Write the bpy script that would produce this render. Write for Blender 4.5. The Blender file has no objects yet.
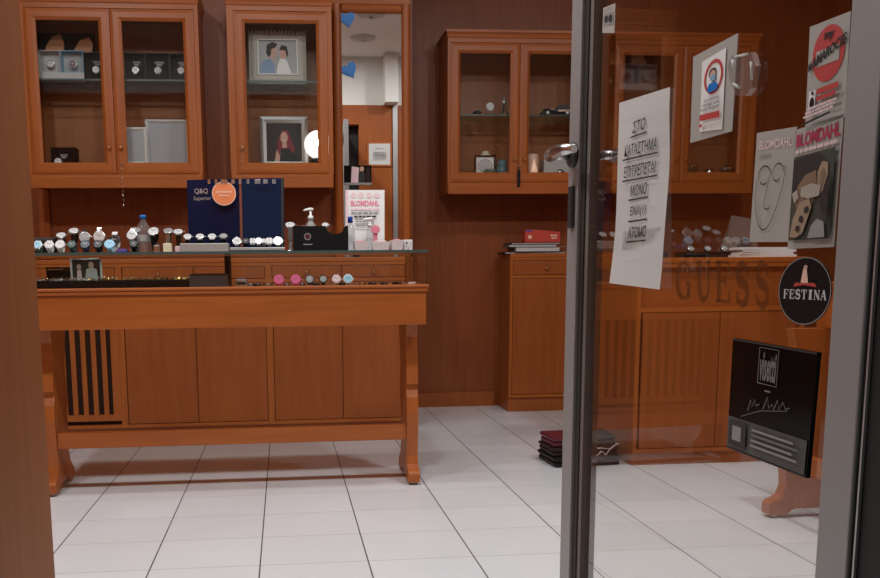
import bpy, bmesh, math, random
from mathutils import Vector, Matrix
random.seed(7)
S = bpy.context.scene
COL = S.collection
PI = math.pi
R = math.radians

# ------------------------------------------------------------------ camera
F, YAW, PITCH, ROLL, CX, CY = 837.72, .0887, .1354, -.0108, 360.0, 386.98
W_, H_ = 880, 578
EYE = Vector((0, 0, .93))
cy, sy, cp, sp = math.cos(YAW), math.sin(YAW), math.cos(PITCH), math.sin(PITCH)
fwd = Vector((sy*cp, cy*cp, -sp)); rgt = Vector((cy, -sy, 0)); upv = rgt.cross(fwd)
cr, sr = math.cos(ROLL), math.sin(ROLL)
CAMR = cr*rgt + sr*upv; CAMU = -sr*rgt + cr*upv
cam = bpy.data.cameras.new('camera'); co = bpy.data.objects.new('camera', cam); COL.objects.link(co)
m = Matrix((CAMR, CAMU, -fwd)).transposed().to_4x4(); m.translation = EYE
co.matrix_world = m
cam.sensor_fit = 'HORIZONTAL'; cam.sensor_width = 36; cam.lens = F/W_*36
cam.shift_x = -(CX - W_/2)/W_; cam.shift_y = (CY - H_/2)/W_
cam.clip_start = .02
S.camera = co

def ray(x, y): return (CAMR*((x-CX)/F) + CAMU*(-(y-CY)/F) + fwd)
def at(x, y, Y):
    """point of the plane at depth Y that the photograph shows at pixel x, y"""
    r = ray(x, y); return EYE + r*(Y/r.y)
def atz(x, y, Z=0):
    r = ray(x, y); return EYE + r*((Z-EYE.z)/r.z)
def X(x, Y, y=260): return at(x, y, Y).x
def Z(y, Y, x=300): return at(x, y, Y).z

# ------------------------------------------------------------------ materials
def mat(name, col, rough=.5, metal=0, spec=.5, emit=0, coat=0, flat=False):
    m = bpy.data.materials.new(name); m.use_nodes = True
    b = m.node_tree.nodes['Principled BSDF']
    b.inputs['Base Color'].default_value = (*col, 1); b.inputs['Roughness'].default_value = rough
    b.inputs['Metallic'].default_value = metal; b.inputs['Specular IOR Level'].default_value = spec
    b.inputs['Coat Weight'].default_value = coat
    if emit:
        b.inputs['Emission Color'].default_value = (*col, 1); b.inputs['Emission Strength'].default_value = emit
    if flat: return m
    # a little unevenness so that no surface is dead flat
    n = m.node_tree.nodes; l = m.node_tree.links
    tc = n.new('ShaderNodeTexCoord'); no = n.new('ShaderNodeTexNoise'); no.inputs['Scale'].default_value = 9
    mr = n.new('ShaderNodeMapRange'); mr.inputs[3].default_value = max(.02, rough-.05); mr.inputs[4].default_value = min(1, rough+.06)
    l.new(tc.outputs['Object'], no.inputs['Vector']); l.new(no.outputs['Fac'], mr.inputs[0]); l.new(mr.outputs[0], b.inputs['Roughness'])
    return m

def wood(name, c0, c1, axis='z', rough=.38, spec=.4):
    m = bpy.data.materials.new(name); m.use_nodes = True
    n = m.node_tree.nodes; l = m.node_tree.links; b = n['Principled BSDF']
    tc = n.new('ShaderNodeTexCoord'); mp = n.new('ShaderNodeMapping')
    s = [26, 26, 26]; s['xyz'.index(axis)] = 1.6
    mp.inputs['Scale'].default_value = s
    n1 = n.new('ShaderNodeTexNoise'); n1.inputs['Scale'].default_value = 1.6; n1.inputs['Detail'].default_value = 7; n1.inputs['Distortion'].default_value = .5
    n2 = n.new('ShaderNodeTexNoise'); n2.inputs['Scale'].default_value = 2.1; n2.inputs['Detail'].default_value = 2
    rp = n.new('ShaderNodeValToRGB'); rp.color_ramp.elements[0].position = .3; rp.color_ramp.elements[1].position = .72
    rp.color_ramp.elements[0].color = (*c0, 1); rp.color_ramp.elements[1].color = (*c1, 1)
    mx = n.new('ShaderNodeMixRGB'); mx.inputs[0].default_value = .35
    l.new(tc.outputs['Object'], mp.inputs['Vector']); l.new(mp.outputs[0], n1.inputs['Vector']); l.new(tc.outputs['Object'], n2.inputs['Vector'])
    l.new(n1.outputs['Fac'], mx.inputs[1]); l.new(n2.outputs['Fac'], mx.inputs[2]); l.new(mx.outputs[0], rp.inputs[0])
    l.new(rp.outputs[0], b.inputs['Base Color'])
    b.inputs['Roughness'].default_value = rough; b.inputs['Specular IOR Level'].default_value = spec
    return m

def glass(name, tint=(.93, .95, .94), ior=1.5, gain=1.0, haze=0):
    """thin clear sheet: Fresnel reflection on the faces that look out, clear otherwise"""
    m = bpy.data.materials.new(name); m.use_nodes = True
    n = m.node_tree.nodes; l = m.node_tree.links; n.remove(n['Principled BSDF']); o = n['Material Output']
    tr = n.new('ShaderNodeBsdfTransparent'); tr.inputs[0].default_value = (*tint, 1)
    gl = n.new('ShaderNodeBsdfGlossy'); gl.inputs['Roughness'].default_value = .015
    fr = n.new('ShaderNodeFresnel'); fr.inputs['IOR'].default_value = ior
    ge = n.new('ShaderNodeNewGeometry')
    inv = n.new('ShaderNodeMath'); inv.operation = 'SUBTRACT'; inv.inputs[0].default_value = gain
    mu = n.new('ShaderNodeMath'); mu.operation = 'MULTIPLY'; mu.use_clamp = True
    sc = n.new('ShaderNodeMath'); sc.operation = 'MULTIPLY'; sc.inputs[1].default_value = gain
    l.new(ge.outputs['Backfacing'], sc.inputs[0]); l.new(sc.outputs[0], inv.inputs[1])
    l.new(fr.outputs[0], mu.inputs[0]); l.new(inv.outputs[0], mu.inputs[1])
    mx = n.new('ShaderNodeMixShader')
    l.new(mu.outputs[0], mx.inputs[0]); l.new(tr.outputs[0], mx.inputs[1]); l.new(gl.outputs[0], mx.inputs[2])
    if haze:
        df = n.new('ShaderNodeBsdfDiffuse'); df.inputs[0].default_value = (.8, .78, .75, 1)
        m2 = n.new('ShaderNodeMixShader'); m2.inputs[0].default_value = haze
        l.new(mx.outputs[0], m2.inputs[1]); l.new(df.outputs[0], m2.inputs[2]); l.new(m2.outputs[0], o.inputs[0])
    else: l.new(mx.outputs[0], o.inputs[0])
    return m

def film(name, col, alpha):
    """see-through coloured film"""
    m = bpy.data.materials.new(name); m.use_nodes = True
    n = m.node_tree.nodes; l = m.node_tree.links; b = n['Principled BSDF']; o = n['Material Output']
    b.inputs['Base Color'].default_value = (*col, 1); b.inputs['Roughness'].default_value = .3
    tr = n.new('ShaderNodeBsdfTransparent'); mx = n.new('ShaderNodeMixShader'); mx.inputs[0].default_value = alpha
    l.new(tr.outputs[0], mx.inputs[1]); l.new(b.outputs[0], mx.inputs[2]); l.new(mx.outputs[0], o.inputs[0])
    return m

def tiles():
    m = bpy.data.materials.new('floor tiles'); m.use_nodes = True
    n = m.node_tree.nodes; l = m.node_tree.links; b = n['Principled BSDF']
    tc = n.new('ShaderNodeTexCoord'); sep = n.new('ShaderNodeSeparateXYZ'); l.new(tc.outputs['Object'], sep.inputs[0])
    def M(op, a, bb, clamp=False):
        x = n.new('ShaderNodeMath'); x.operation = op; x.use_clamp = clamp
        for i, v in enumerate((a, bb)):
            if isinstance(v, (int, float)): x.inputs[i].default_value = v
            else: l.new(v, x.inputs[i])
        return x.outputs[0]
    def joint(c, off, pitch, w):
        f = M('FRACT', M('DIVIDE', M('SUBTRACT', c, off), pitch), 0)
        d = M('MULTIPLY', M('MINIMUM', f, M('SUBTRACT', 1, f)), pitch)
        return M('LESS_THAN', d, w/2), M('FLOOR', M('DIVIDE', M('SUBTRACT', c, off), pitch), 0)
    jx, ix = joint(sep.outputs[0], -.0965-.3498*20, .3498, .0044)
    jy, iy = joint(sep.outputs[1], 4.068-.2905*30, .2905, .0036)
    j = M('MAXIMUM', jx, M('MULTIPLY', jy, .62))
    cv = n.new('ShaderNodeCombineXYZ'); l.new(ix, cv.inputs[0]); l.new(iy, cv.inputs[1])
    wn = n.new('ShaderNodeTexWhiteNoise'); l.new(cv.outputs[0], wn.inputs['Vector'])
    no = n.new('ShaderNodeTexNoise'); no.inputs['Scale'].default_value = 2.5; no.inputs['Detail'].default_value = 4; l.new(tc.outputs['Object'], no.inputs['Vector'])
    v = M('ADD', M('MULTIPLY', wn.outputs['Value'], .05), M('MULTIPLY', no.outputs['Fac'], .06))
    rp = n.new('ShaderNodeValToRGB'); l.new(v, rp.inputs[0])
    rp.color_ramp.elements[0].color = (.66, .675, .69, 1); rp.color_ramp.elements[1].color = (.79, .81, .83, 1); rp.color_ramp.elements[1].position = .12
    mx = n.new('ShaderNodeMixRGB'); l.new(j, mx.inputs[0]); l.new(rp.outputs[0], mx.inputs[1]); mx.inputs[2].default_value = (.055, .05, .048, 1)
    l.new(mx.outputs[0], b.inputs['Base Color'])
    ro = M('ADD', M('MULTIPLY', j, .5), M('MULTIPLY', no.outputs['Fac'], .36)); l.new(ro, b.inputs['Roughness'])
    b.inputs['Specular IOR Level'].default_value = .55
    return m

HON = dict(c0=(.315, .078, .0135), c1=(.43, .122, .0225))
RED = dict(c0=(.20, .046, .011), c1=(.28, .074, .017))
M_hon = wood('honey wood', **HON); M_honx = wood('honey wood lengthwise', axis='x', **HON); M_hony = wood('honey wood across', axis='y', **HON)
M_mid = wood('cherry veneer', (.27, .066, .013), (.36, .098, .021))
M_red = wood('red brown veneer', **RED, rough=.42)
M_jamb = wood('matt doorway veneer', (.32, .098, .028), (.41, .138, .042), rough=.55, spec=.25)
M_in = wood('cabinet inside veneer', (.30, .10, .035), (.40, .15, .055), rough=.5)
M_floor = tiles()
M_white = mat('white plaster', (.78, .76, .72), .8)
M_pave = mat('grey pavement', (.22, .22, .22), .9)
M_alu = mat('grey anodised aluminium', (.36, .345, .335), .5, .35)
M_alul = mat('light aluminium', (.55, .55, .55), .4, .8)
M_gask = mat('brown grey gasket', (.16, .135, .12), .6)
M_groove = mat('dark groove', (.03, .024, .02), .6)
M_blackp = mat('black painted metal', (.008, .008, .008), .6)
M_black = mat('black plastic', (.007, .007, .008), .4, spec=.25)
M_velvet = mat('black velvet', (.008, .007, .007), .9, spec=.1)
M_dgrey = mat('charcoal', (.035, .035, .037), .5)
M_steel = mat('polished steel', (.60, .60, .60), .22, 1)
M_chrome = mat('chrome', (.78, .78, .78), .14, 1)
M_silver = mat('brushed silver', (.66, .66, .65), .40, .8)
M_foil = mat('hammered silver leaf', (.78, .78, .77), .38, .12)
M_satin = mat('satin aluminium panel', (.50, .48, .46), .45, .55)
M_gold = mat('gold', (.9, .62, .24), .2, 1)
M_brass = mat('brass', (.75, .52, .25), .25, 1)
M_glass = glass('door glass', (.93, .925, .91), 1.52, 1.9)
M_cglass = glass('cabinet glass', (.95, .96, .955), 1.5, 1.0)
M_sheet = glass('shelf glass', (.80, .90, .86), 1.5, 1.2)
M_gedge = mat('ground glass edge', (.06, .085, .075), .3)
M_clear = glass('clear plastic', (.88, .90, .92), 1.5, 2.2, .10)
M_sleeve = film('grey plastic sleeve', (.55, .53, .50), .72)
M_tape = glass('clear tape', (.95, .95, .95), 1.4, 1.2)
M_hilite = film('painted plastic highlight', (.85, .85, .83), .55)  # pale film standing in for highlights on the blister plastic
M_blister = glass('blister plastic', (.92, .92, .92), 1.5, 3.0, .07)
M_mirror = mat('mirror silvering', (.80, .79, .77), 0, 1, flat=True)
M_paper = mat('white paper', (.60, .585, .565), .7)
M_pap2 = mat('dimmed poster paper', (.42, .39, .35), .6)  # darkened to carry the dim light on the posters by the hinge
M_bright = mat('bright white card', (.82, .81, .79), .6)
M_ink = mat('black ink', (.015, .014, .014), .6)
M_grey = mat('mid grey', (.30, .29, .28), .6)
M_lgrey = mat('pale grey', (.55, .54, .53), .6)
M_navy = mat('navy gloss card', (.003, .009, .042), .3, spec=.3)
M_navyg = mat('navy gloss acrylic', (.003, .011, .05), .08)
M_orange = mat('orange label', (.85, .26, .10), .5)
M_peach = mat('peach', (.85, .55, .42), .5)
M_crim = mat('crimson print', (.50, .035, .09), .6)
M_redp = mat('sign red', (.52, .05, .045), .6)
M_pink = mat('pink', (.80, .25, .36), .5)
M_lpink = mat('pale pink', (.82, .60, .62), .5)
M_hot = mat('hot pink silicone', (.72, .07, .22), .45)
M_blue = mat('bright blue plastic', (.01, .20, .62), .35)
M_lblue = mat('light blue silicone', (.32, .60, .78), .45)
M_sky = mat('sky blue', (.20, .42, .58), .5)
M_teal = mat('dark green rubber', (.04, .075, .065), .5)
M_dnavy = mat('dark navy rubber', (.015, .022, .05), .4)
M_purp = mat('violet', (.10, .06, .30), .5)
M_maroon = mat('maroon leather', (.10, .012, .022), .35)
M_leather = mat('dark brown leather', (.03, .014, .009), .5, spec=.2)
M_tan = mat('tan skin print', (.48, .20, .09), .6)
M_skin = mat('skin print', (.60, .36, .27), .6)
M_hair = mat('auburn hair print', (.22, .02, .03), .6)
M_dhair = mat('dark hair print', (.03, .02, .018), .6)
M_shirt = mat('blue shirt print', (.22, .32, .48), .6)
M_pgrey = mat('photo backdrop print', (.40, .41, .42), .6)
M_wht = mat('white enamel', (.82, .82, .80), .3)
M_dial = mat('white dial', (.62, .62, .61), .3)
M_dgr = mat('grey dial', (.33, .33, .33), .3)
M_cream = mat('cream', (.80, .70, .50), .5)
M_green = mat('green glass', (.14, .20, .15), .1)
M_bluegl = mat('blue glass', (.12, .22, .25), .08)
M_redbox = mat('red carton', (.55, .06, .035), .45)
M_guess = film('brown film lettering', (.10, .03, .008), .62)
M_olive = mat('dark olive print', (.055, .055, .04), .6)
M_pskin = mat('dusky skin print', (.24, .15, .09), .6)
M_pear = mat('lit skin print', (.36, .25, .165), .6)
M_grnpr = mat('grey green print', (.14, .14, .115), .6)
M_hand = mat('grey beige print', (.42, .36, .30), .6)
M_vis = mat('black acrylic', (.005, .005, .005), .12, spec=.3)
M_visg = mat('etched grey', (.085, .083, .08), .5)
M_visl = mat('etched pale grey', (.17, .165, .16), .5)
M_lamp = mat('lamp diffuser', (1, .93, .84), .5, emit=9)
M_bulb = mat('white lamp globe', (1, .97, .93), .3, emit=1.1)
M_glow = mat('lit frosted cup', (1, .62, .45), .5, emit=.35)
M_wfr = mat('whitewashed frame', (.50, .46, .40), .7)

# ------------------------------------------------------------------ mesh building
WL = {}
class MB:
    def __init__(s, M=None):
        s.bm = bmesh.new(); s.mats = []; s.M = M
    def mi(s, m):
        if m not in s.mats: s.mats.append(m)
        return s.mats.index(m)
    def _new(s, faces, m, smooth=False):
        k = s.mi(m)
        for f in faces: f.material_index = k; f.smooth = smooth
    def T(s, p):
        p = Vector(p); return s.M @ p if s.M else p
    def poly(s, pts, m, smooth=False):
        f = s.bm.faces.new([s.bm.verts.new(s.T(p)) for p in pts]); s._new([f], m, smooth); return f
    def box(s, x0, x1, y0, y1, z0, z1, m, bev=0, rot=None, piv=None):
        vs = [Vector((x, y, z)) for z in (z0, z1) for y in (y0, y1) for x in (x0, x1)]
        if rot is not None:
            c = Vector(piv) if piv else Vector(((x0+x1)/2, (y0+y1)/2, (z0+z1)/2)); vs = [c + rot @ (v-c) for v in vs]
        v = [s.bm.verts.new(s.T(p)) for p in vs]
        fs = [s.bm.faces.new([v[i] for i in q]) for q in ((0, 2, 3, 1), (4, 5, 7, 6), (0, 1, 5, 4), (2, 6, 7, 3), (0, 4, 6, 2), (1, 3, 7, 5))]
        s._new(fs, m)
        if bev:
            es = list({e for f in fs for e in f.edges})
            r = bmesh.ops.bevel(s.bm, geom=es, offset=bev, segments=2, affect='EDGES', profile=.5)
            s._new(r['faces'], m)
        return s
    def loft(s, rings, m, cap=True, smooth=True, closed=True):
        vr = [[s.bm.verts.new(s.T(p)) for p in r] for r in rings]; fs = []
        n = len(rings[0])
        for a, b in zip(vr, vr[1:]):
            for i in range(n if closed else n-1):
                j = (i+1) % n
                fs.append(s.bm.faces.new((a[i], a[j], b[j], b[i])))
        s._new(fs, m, smooth)
        if cap: s._new([s.bm.faces.new(vr[0][::-1]), s.bm.faces.new(vr[-1])], m)
        return s
    def lathe(s, prof, c, m, axis=(0, 0, 1), seg=16, smooth=True, cap=True):
        """prof: (radius, distance along the axis from c)"""
        a = Vector(axis).normalized(); t = a.orthogonal().normalized(); b = a.cross(t); c = Vector(c)
        rings = [[c + a*h + (t*math.cos(2*PI*i/seg) + b*math.sin(2*PI*i/seg))*max(r, 1e-5) for i in range(seg)] for r, h in prof]
        return s.loft(rings, m, cap, smooth)
    def ball(s, c, r, m, seg=14, sz=1):
        n = 9
        return s.lathe([(r*math.sin(PI*i/n), -r*sz*math.cos(PI*i/n)) for i in range(n+1)], c, m, seg=seg)
    def tube(s, pts, r, m, seg=8, cap=True):
        pts = [Vector(p) for p in pts]; rings = []
        prev = None
        for i, p in enumerate(pts):
            d = (pts[min(i+1, len(pts)-1)] - pts[max(i-1, 0)]).normalized()
            t = d.orthogonal().normalized() if prev is None else (prev - d*prev.dot(d)).normalized()
            prev = t; b = d.cross(t)
            rr = r[i] if isinstance(r, (list, tuple)) else r
            rings.append([p + (t*math.cos(2*PI*k/seg) + b*math.sin(2*PI*k/seg))*rr for k in range(seg)])
        return s.loft(rings, m, cap)
    def prism(s, pts, d, m, smooth=False):
        """polygon pts swept along vector d"""
        d = Vector(d); a = [Vector(p) for p in pts]; b = [p + d for p in a]
        va = [s.bm.verts.new(s.T(p)) for p in a]; vb = [s.bm.verts.new(s.T(p)) for p in b]; n = len(a)
        fs = [s.bm.faces.new(va), s.bm.faces.new(vb[::-1])]
        s._new(fs, m)
        s._new([s.bm.faces.new((va[i], vb[i], vb[(i+1) % n], va[(i+1) % n])) for i in range(n)], m, smooth)
        return s
    def band(s, c, ax, r, w, t, m, a0=0, a1=2*PI, seg=20, ref=None):
        """flat strap running round axis ax"""
        ax = Vector(ax).normalized(); u = Vector(ref).normalized() if ref else ax.orthogonal().normalized(); v = ax.cross(u); c = Vector(c)
        full = abs(a1-a0-2*PI) < 1e-4
        rings = []
        for i in range(seg+1):
            a = a0+(a1-a0)*i/seg; d = u*math.cos(a)+v*math.sin(a)
            rings.append([c+d*r-ax*w/2, c+d*(r+t)-ax*w/2, c+d*(r+t)+ax*w/2, c+d*r+ax*w/2])
        return s.loft(rings, m, cap=not full, smooth=False)
    def build(s, name, parent=None, label=None, **kw):
        bmesh.ops.recalc_face_normals(s.bm, faces=s.bm.faces)
        me = bpy.data.meshes.new(name)
        off = WL.get(parent.name, Vector()) if parent else Vector()
        if parent is None and s.bm.verts:
            xs = [v.co for v in s.bm.verts]
            lo = Vector((min(v.x for v in xs), min(v.y for v in xs), min(v.z for v in xs))); hi = Vector((max(v.x for v in xs), max(v.y for v in xs), max(v.z for v in xs)))
            off = Vector(((lo.x+hi.x)/2, (lo.y+hi.y)/2, lo.z)) if kw.get('base', True) else Vector()
        for v in s.bm.verts: v.co -= off
        s.bm.to_mesh(me); s.bm.free()
        for mm in s.mats: me.materials.append(mm)
        o = bpy.data.objects.new(name, me); COL.objects.link(o)
        if parent: o.parent = parent
        else: o.location = off
        WL[o.name] = off.copy()
        if label: o['label'] = label
        return o

def tag(o, label=None, cat=None, group=None, kind=None):
    for k, v in (('label', label), ('category', cat), ('group', group), ('kind', kind)):
        if v: o[k] = v
    return o
def thing(name, loc, label, cat, group=None, kind=None):
    o = bpy.data.objects.new(name, None); COL.objects.link(o); o.location = loc; o.empty_display_size = .05
    WL[o.name] = Vector(loc); return tag(o, label, cat, group, kind)
def structure(mb, name, label=None):
    return tag(mb.build(name, base=False), label, None, None, 'structure')

# flat sheets with printing: decoration in unit square coordinates, mapped on the sheet's four corners
_txt = {}
def text_mesh(t, bold=0, shear=0):
    k = (t, bold, shear)
    if k not in _txt:
        c = bpy.data.curves.new('lettering', 'FONT'); c.body = t; c.resolution_u = 3; c.offset = bold; c.shear = shear
        o = bpy.data.objects.new('lettering', c); COL.objects.link(o)
        dg = bpy.context.evaluated_depsgraph_get(); me = bpy.data.meshes.new_from_object(o.evaluated_get(dg))
        vs = [v.co.copy() for v in me.vertices]; fs = [list(p.vertices) for p in me.polygons]
        bpy.data.objects.remove(o); bpy.data.curves.remove(c); bpy.data.meshes.remove(me)
        x0 = min(v.x for v in vs); x1 = max(v.x for v in vs); y0 = min(v.y for v in vs); y1 = max(v.y for v in vs)
        _txt[k] = ([((v.x-x0)/(x1-x0), (v.y-y0)/(y1-y0)) for v in vs], fs)
    return _txt[k]
def stroke(pts, w):
    """polygon quads of a polyline with width w (number or list), in 2D"""
    out = []; L = []; Rr = []
    for i, p in enumerate(pts):
        a = pts[max(i-1, 0)]; b = pts[min(i+1, len(pts)-1)]
        dx, dy = b[0]-a[0], b[1]-a[1]; d = math.hypot(dx, dy) or 1
        ww = (w[i] if isinstance(w, (list, tuple)) else w)/2
        L.append((p[0]-dy/d*ww, p[1]+dx/d*ww)); Rr.append((p[0]+dy/d*ww, p[1]-dx/d*ww))
    for i in range(len(pts)-1): out.append([Rr[i], Rr[i+1], L[i+1], L[i]])
    return out
def arc(cx, cy, rx, ry, a0, a1, n=14): return [(cx+rx*math.cos(R(a0+(a1-a0)*i/n)), cy+ry*math.sin(R(a0+(a1-a0)*i/n))) for i in range(n+1)]
def serif(ch):
    """outline pieces of a roman capital in a unit box"""
    T, t, sf = .27, .10, .075
    q = []
    def bar(x, w, y0=0, y1=1): q.append([(x-w/2, y0), (x+w/2, y0), (x+w/2, y1), (x-w/2, y1)])
    def hor(x0, x1, y, h): q.append([(x0, y-h/2), (x1, y-h/2), (x1, y+h/2), (x0, y+h/2)])
    def line(a, b, w): q.extend(stroke([a, b], w))
    if ch == 'G':
        p = arc(.55, .5, .46, .48, 40, 330, 22); w = [.09+.19*max(0, math.sin(R(40+290*i/22)-PI/2+PI/2)*0+math.cos(R(40+290*i/22-180)))**1 for i in range(23)]
        q.extend(stroke(p, w)); bar(.88, T*.8, .02, .42); hor(.68, 1.0, .42, sf); bar(.9, t, .68, .95)
    elif ch == 'U':
        bar(.2, T, .3, 1); bar(.82, t*1.2, .3, 1); q.extend(stroke(arc(.5, .32, .31, .29, 180, 360), [T-(T-t)*i/14 for i in range(15)])); hor(.02, .38, .97, sf); hor(.66, .98, .97, sf)
    elif ch in 'EF':
        bar(.24, T); hor(.06, .9, .97, sf); bar(.87, t, .72, .97); hor(.3, .68, .52, sf); bar(.66, t, .4, .64)
        if ch == 'E': hor(.06, .95, .03, sf); bar(.92, t, .03, .3)
        else: hor(.06, .48, .03, sf)
    elif ch == 'S':
        p = arc(.5, .74, .33, .22, 25, 250, 12) + arc(.5, .27, .36, .24, 80, -155, 12)
        q.extend(stroke(p, [.10+.17*math.sin(PI*i/(len(p)-1)) for i in range(len(p))])); bar(.84, t, .7, .97); bar(.14, t, .03, .32)
    elif ch == 'T':
        bar(.5, T); hor(.04, .96, .97, sf); bar(.07, t, .7, .97); bar(.93, t, .7, .97); hor(.3, .7, .03, sf)
    elif ch == 'I':
        bar(.5, T*1.6); hor(.15, .85, .97, sf); hor(.15, .85, .03, sf)
    elif ch == 'N':
        bar(.14, t); bar(.86, t); line((.12, .97), (.88, .02), T); hor(0, .3, .97, sf); hor(.7, 1, .97, sf); hor(0, .3, .03, sf)
    elif ch == 'A':
        line((.12, 0), (.5, 1), t); line((.5, 1), (.88, 0), T); hor(.25, .75, .34, sf); hor(0, .28, .03, sf); hor(.68, 1, .03, sf)
    return q

def decorate(mb, q, nrm, decs, off0=.0007, step=.00035):
    """q: corners tl, tr, br, bl"""
    tl, tr, br, bl = [Vector(p) for p in q]; nrm = Vector(nrm).normalized()
    def mp(u, v, o): return (bl*(1-u)+br*u)*(1-v) + (tl*(1-u)+tr*u)*v + nrm*o
    for k, d in enumerate(decs):
        o = off0 + step*k; t = d[0]
        if t == 'rect':
            _, a, b, c, e, m = d; P = [(a, b), (c, b), (c, e), (a, e)]; mb.poly([mp(*p, o) for p in P], m)
        elif t == 'poly': mb.poly([mp(*p, o) for p in d[1]], d[2])
        elif t == 'ell':
            _, a, b, c, e, m = d; mb.poly([mp(a+c*math.cos(2*PI*i/28), b+e*math.sin(2*PI*i/28), o) for i in range(28)], m)
        elif t == 'ring':
            _, a, b, c, e, w, m = d   # w: share of the radius
            P = [[mp(a+c*f*math.cos(2*PI*i/28), b+e*f*math.sin(2*PI*i/28), o) for i in range(28)] for f in (1-w, 1)]
            mb.loft(P, m, cap=False, smooth=False)
        elif t == 'line':
            for s in stroke(d[1], d[2]): mb.poly([mp(*p, o) for p in s], d[3])
        elif t == 'text':
            _, s, a, b, c, e, m = d[:7]; kw = d[7] if len(d) > 7 else {}
            ang = kw.get('ang', 0); vs, fs = text_mesh(s, kw.get('bold', 0), kw.get('shear', 0))
            def tm(x, y): return (a+(c-a)*x, b+(e-b)*y + ang*x)
            for f in fs:
                try: mb.poly([mp(*tm(*vs[i]), o) for i in f], m)
                except ValueError: pass
        elif t == 'serif':
            _, s, a, b, c, e, m = d; n = len(s); g = .10
            for i, ch in enumerate(s):
                x0 = a+(c-a)*i/n; w = (c-a)/n*(1-g)
                for kq, pq in enumerate(serif(ch)): mb.poly([mp(x0+w*p[0], b+(e-b)*p[1], o + kq*1e-5) for p in pq], m)
def sheet(q, nrm, th, m, decs=(), mb=None, edge=None):
    """a flat sheet of thickness th with its front on the corners tl, tr, br, bl"""
    mb = mb or MB(); nrm = Vector(nrm).normalized(); q = [Vector(p) for p in q]
    mb.prism(q, -nrm*th, m); decorate(mb, q, nrm, decs); return mb
def lines(x0, x1, y0, y1, n, m, jit=.15, h=.55):
    """rows of small print"""
    out = []
    for i in range(n):
        yy = y1-(y1-y0)*(i+.5)/n; hh = (y1-y0)/n*h/2; x = x0
        while x < x1-.02:
            w = min(random.uniform(.03, .10)*(x1-x0)*2.2, x1-x); out.append(('rect', x, yy-hh, x+w, yy+hh, m)); x += w+.03*(x1-x0)
    return out

# ------------------------------------------------------------------ setting
YL, YR = 5.17, 5.70          # back wall behind the left run and the right run
XSTEP = .795; XW0, XW1 = -2.3, 3.7; YF0, YF1 = .80, 1.05; ZC = 3.2
ZF = 0
mb = MB(); mb.box(XW0-.1, XW1+.1, YF0, 5.9, -.06, 0, M_floor); structure(mb, 'floor')
mb = MB(); mb.box(XW0-3, XW1+3, -3.5, YF0, -.08, -.02, M_pave); structure(mb, 'ground')
mb = MB(); mb.prism([(XW0, YL, 0), (XSTEP, YL, 0), (XSTEP, YR, 0), (XW1, YR, 0), (XW1, 5.9, 0), (XW0, 5.9, 0)], (0, 0, ZC), M_red); structure(mb, 'wall_back')
mb = MB(); mb.box(XW0-.12, XW0, YF0, 5.9, 0, ZC, M_red); structure(mb, 'wall_left')
mb = MB(); mb.box(XW1, XW1+.12, YF0, 5.9, 0, ZC, M_red); structure(mb, 'wall_right')
mb = MB(); mb.box(XW0-.1, XW1+.1, YF0, 5.9, ZC, ZC+.1, M_white)
for x in (-1.1, .1, 1.3, 2.5): mb.box(x-.006, x+.006, YF1, 5.7, ZC-.003, ZC, M_lgrey)
structure(mb, 'ceiling')
# shop front: wood to 2.7 m, plaster above
DX0, DX1 = -.297, .665
ZT = 2.7
mb = MB()
mb.box(XW0, DX0, YF0, YF1, 0, ZT, M_jamb); mb.box(DX1+.17, XW1, YF0, YF1, 0, ZT, M_mid)
mb.box(DX0, DX1+.17, YF0, YF1, 2.5, ZT, M_mid)
mb.box(XW0, XW1, YF0, YF1-.03, ZT, ZC, M_white); mb.box(1.10, 1.24, YF1-.03, YF1+.18, ZT, ZC, M_white)
structure(mb, 'wall_front')
mb = MB(); mb.box(DX1+.001, DX1+.17, YF0-.05, .925, 0, 2.5, M_blackp, .002)
structure(mb, 'trim_1')
mb = MB(); mb.box(DX1-.003, DX1+.0005, .8945, .897, 0, 2.5, M_alul); structure(mb, 'trim_2')
mb = MB(); mb.box(1.20, 1.25, YF1, YF1+.02, 0, ZT, M_alul); structure(mb, 'trim_3')
mb = MB(); mb.box(XSTEP+.001, 1.45, YR-.018, YR, 0, .10, M_mid); structure(mb, 'baseboard_back')

# ------------------------------------------------------------------ the open glass door
TH = R(2.7)
DU = Vector((-math.sin(TH), math.cos(TH), 0)); DN = Vector((-math.cos(TH), -math.sin(TH), 0)); DE = -DU
r_ = ray(565.5, 300); DA = EYE + r_*1.85                     # free edge of the leaf's outer face
def ad(x, y, lift=0):
    r = ray(x, y); s = (DA-EYE).dot(DN)/r.dot(DN); return EYE + r*s + DN*lift
def dloc(x, y): p = ad(x, y)-DA; return p.dot(DE), ad(x, y).z
DWID = .905
def DM():
    M_ = Matrix((DE, -DN, Vector((0, 0, 1)))).transposed().to_4x4(); M_.translation = Vector((DA.x, DA.y, 0)); return M_
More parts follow.
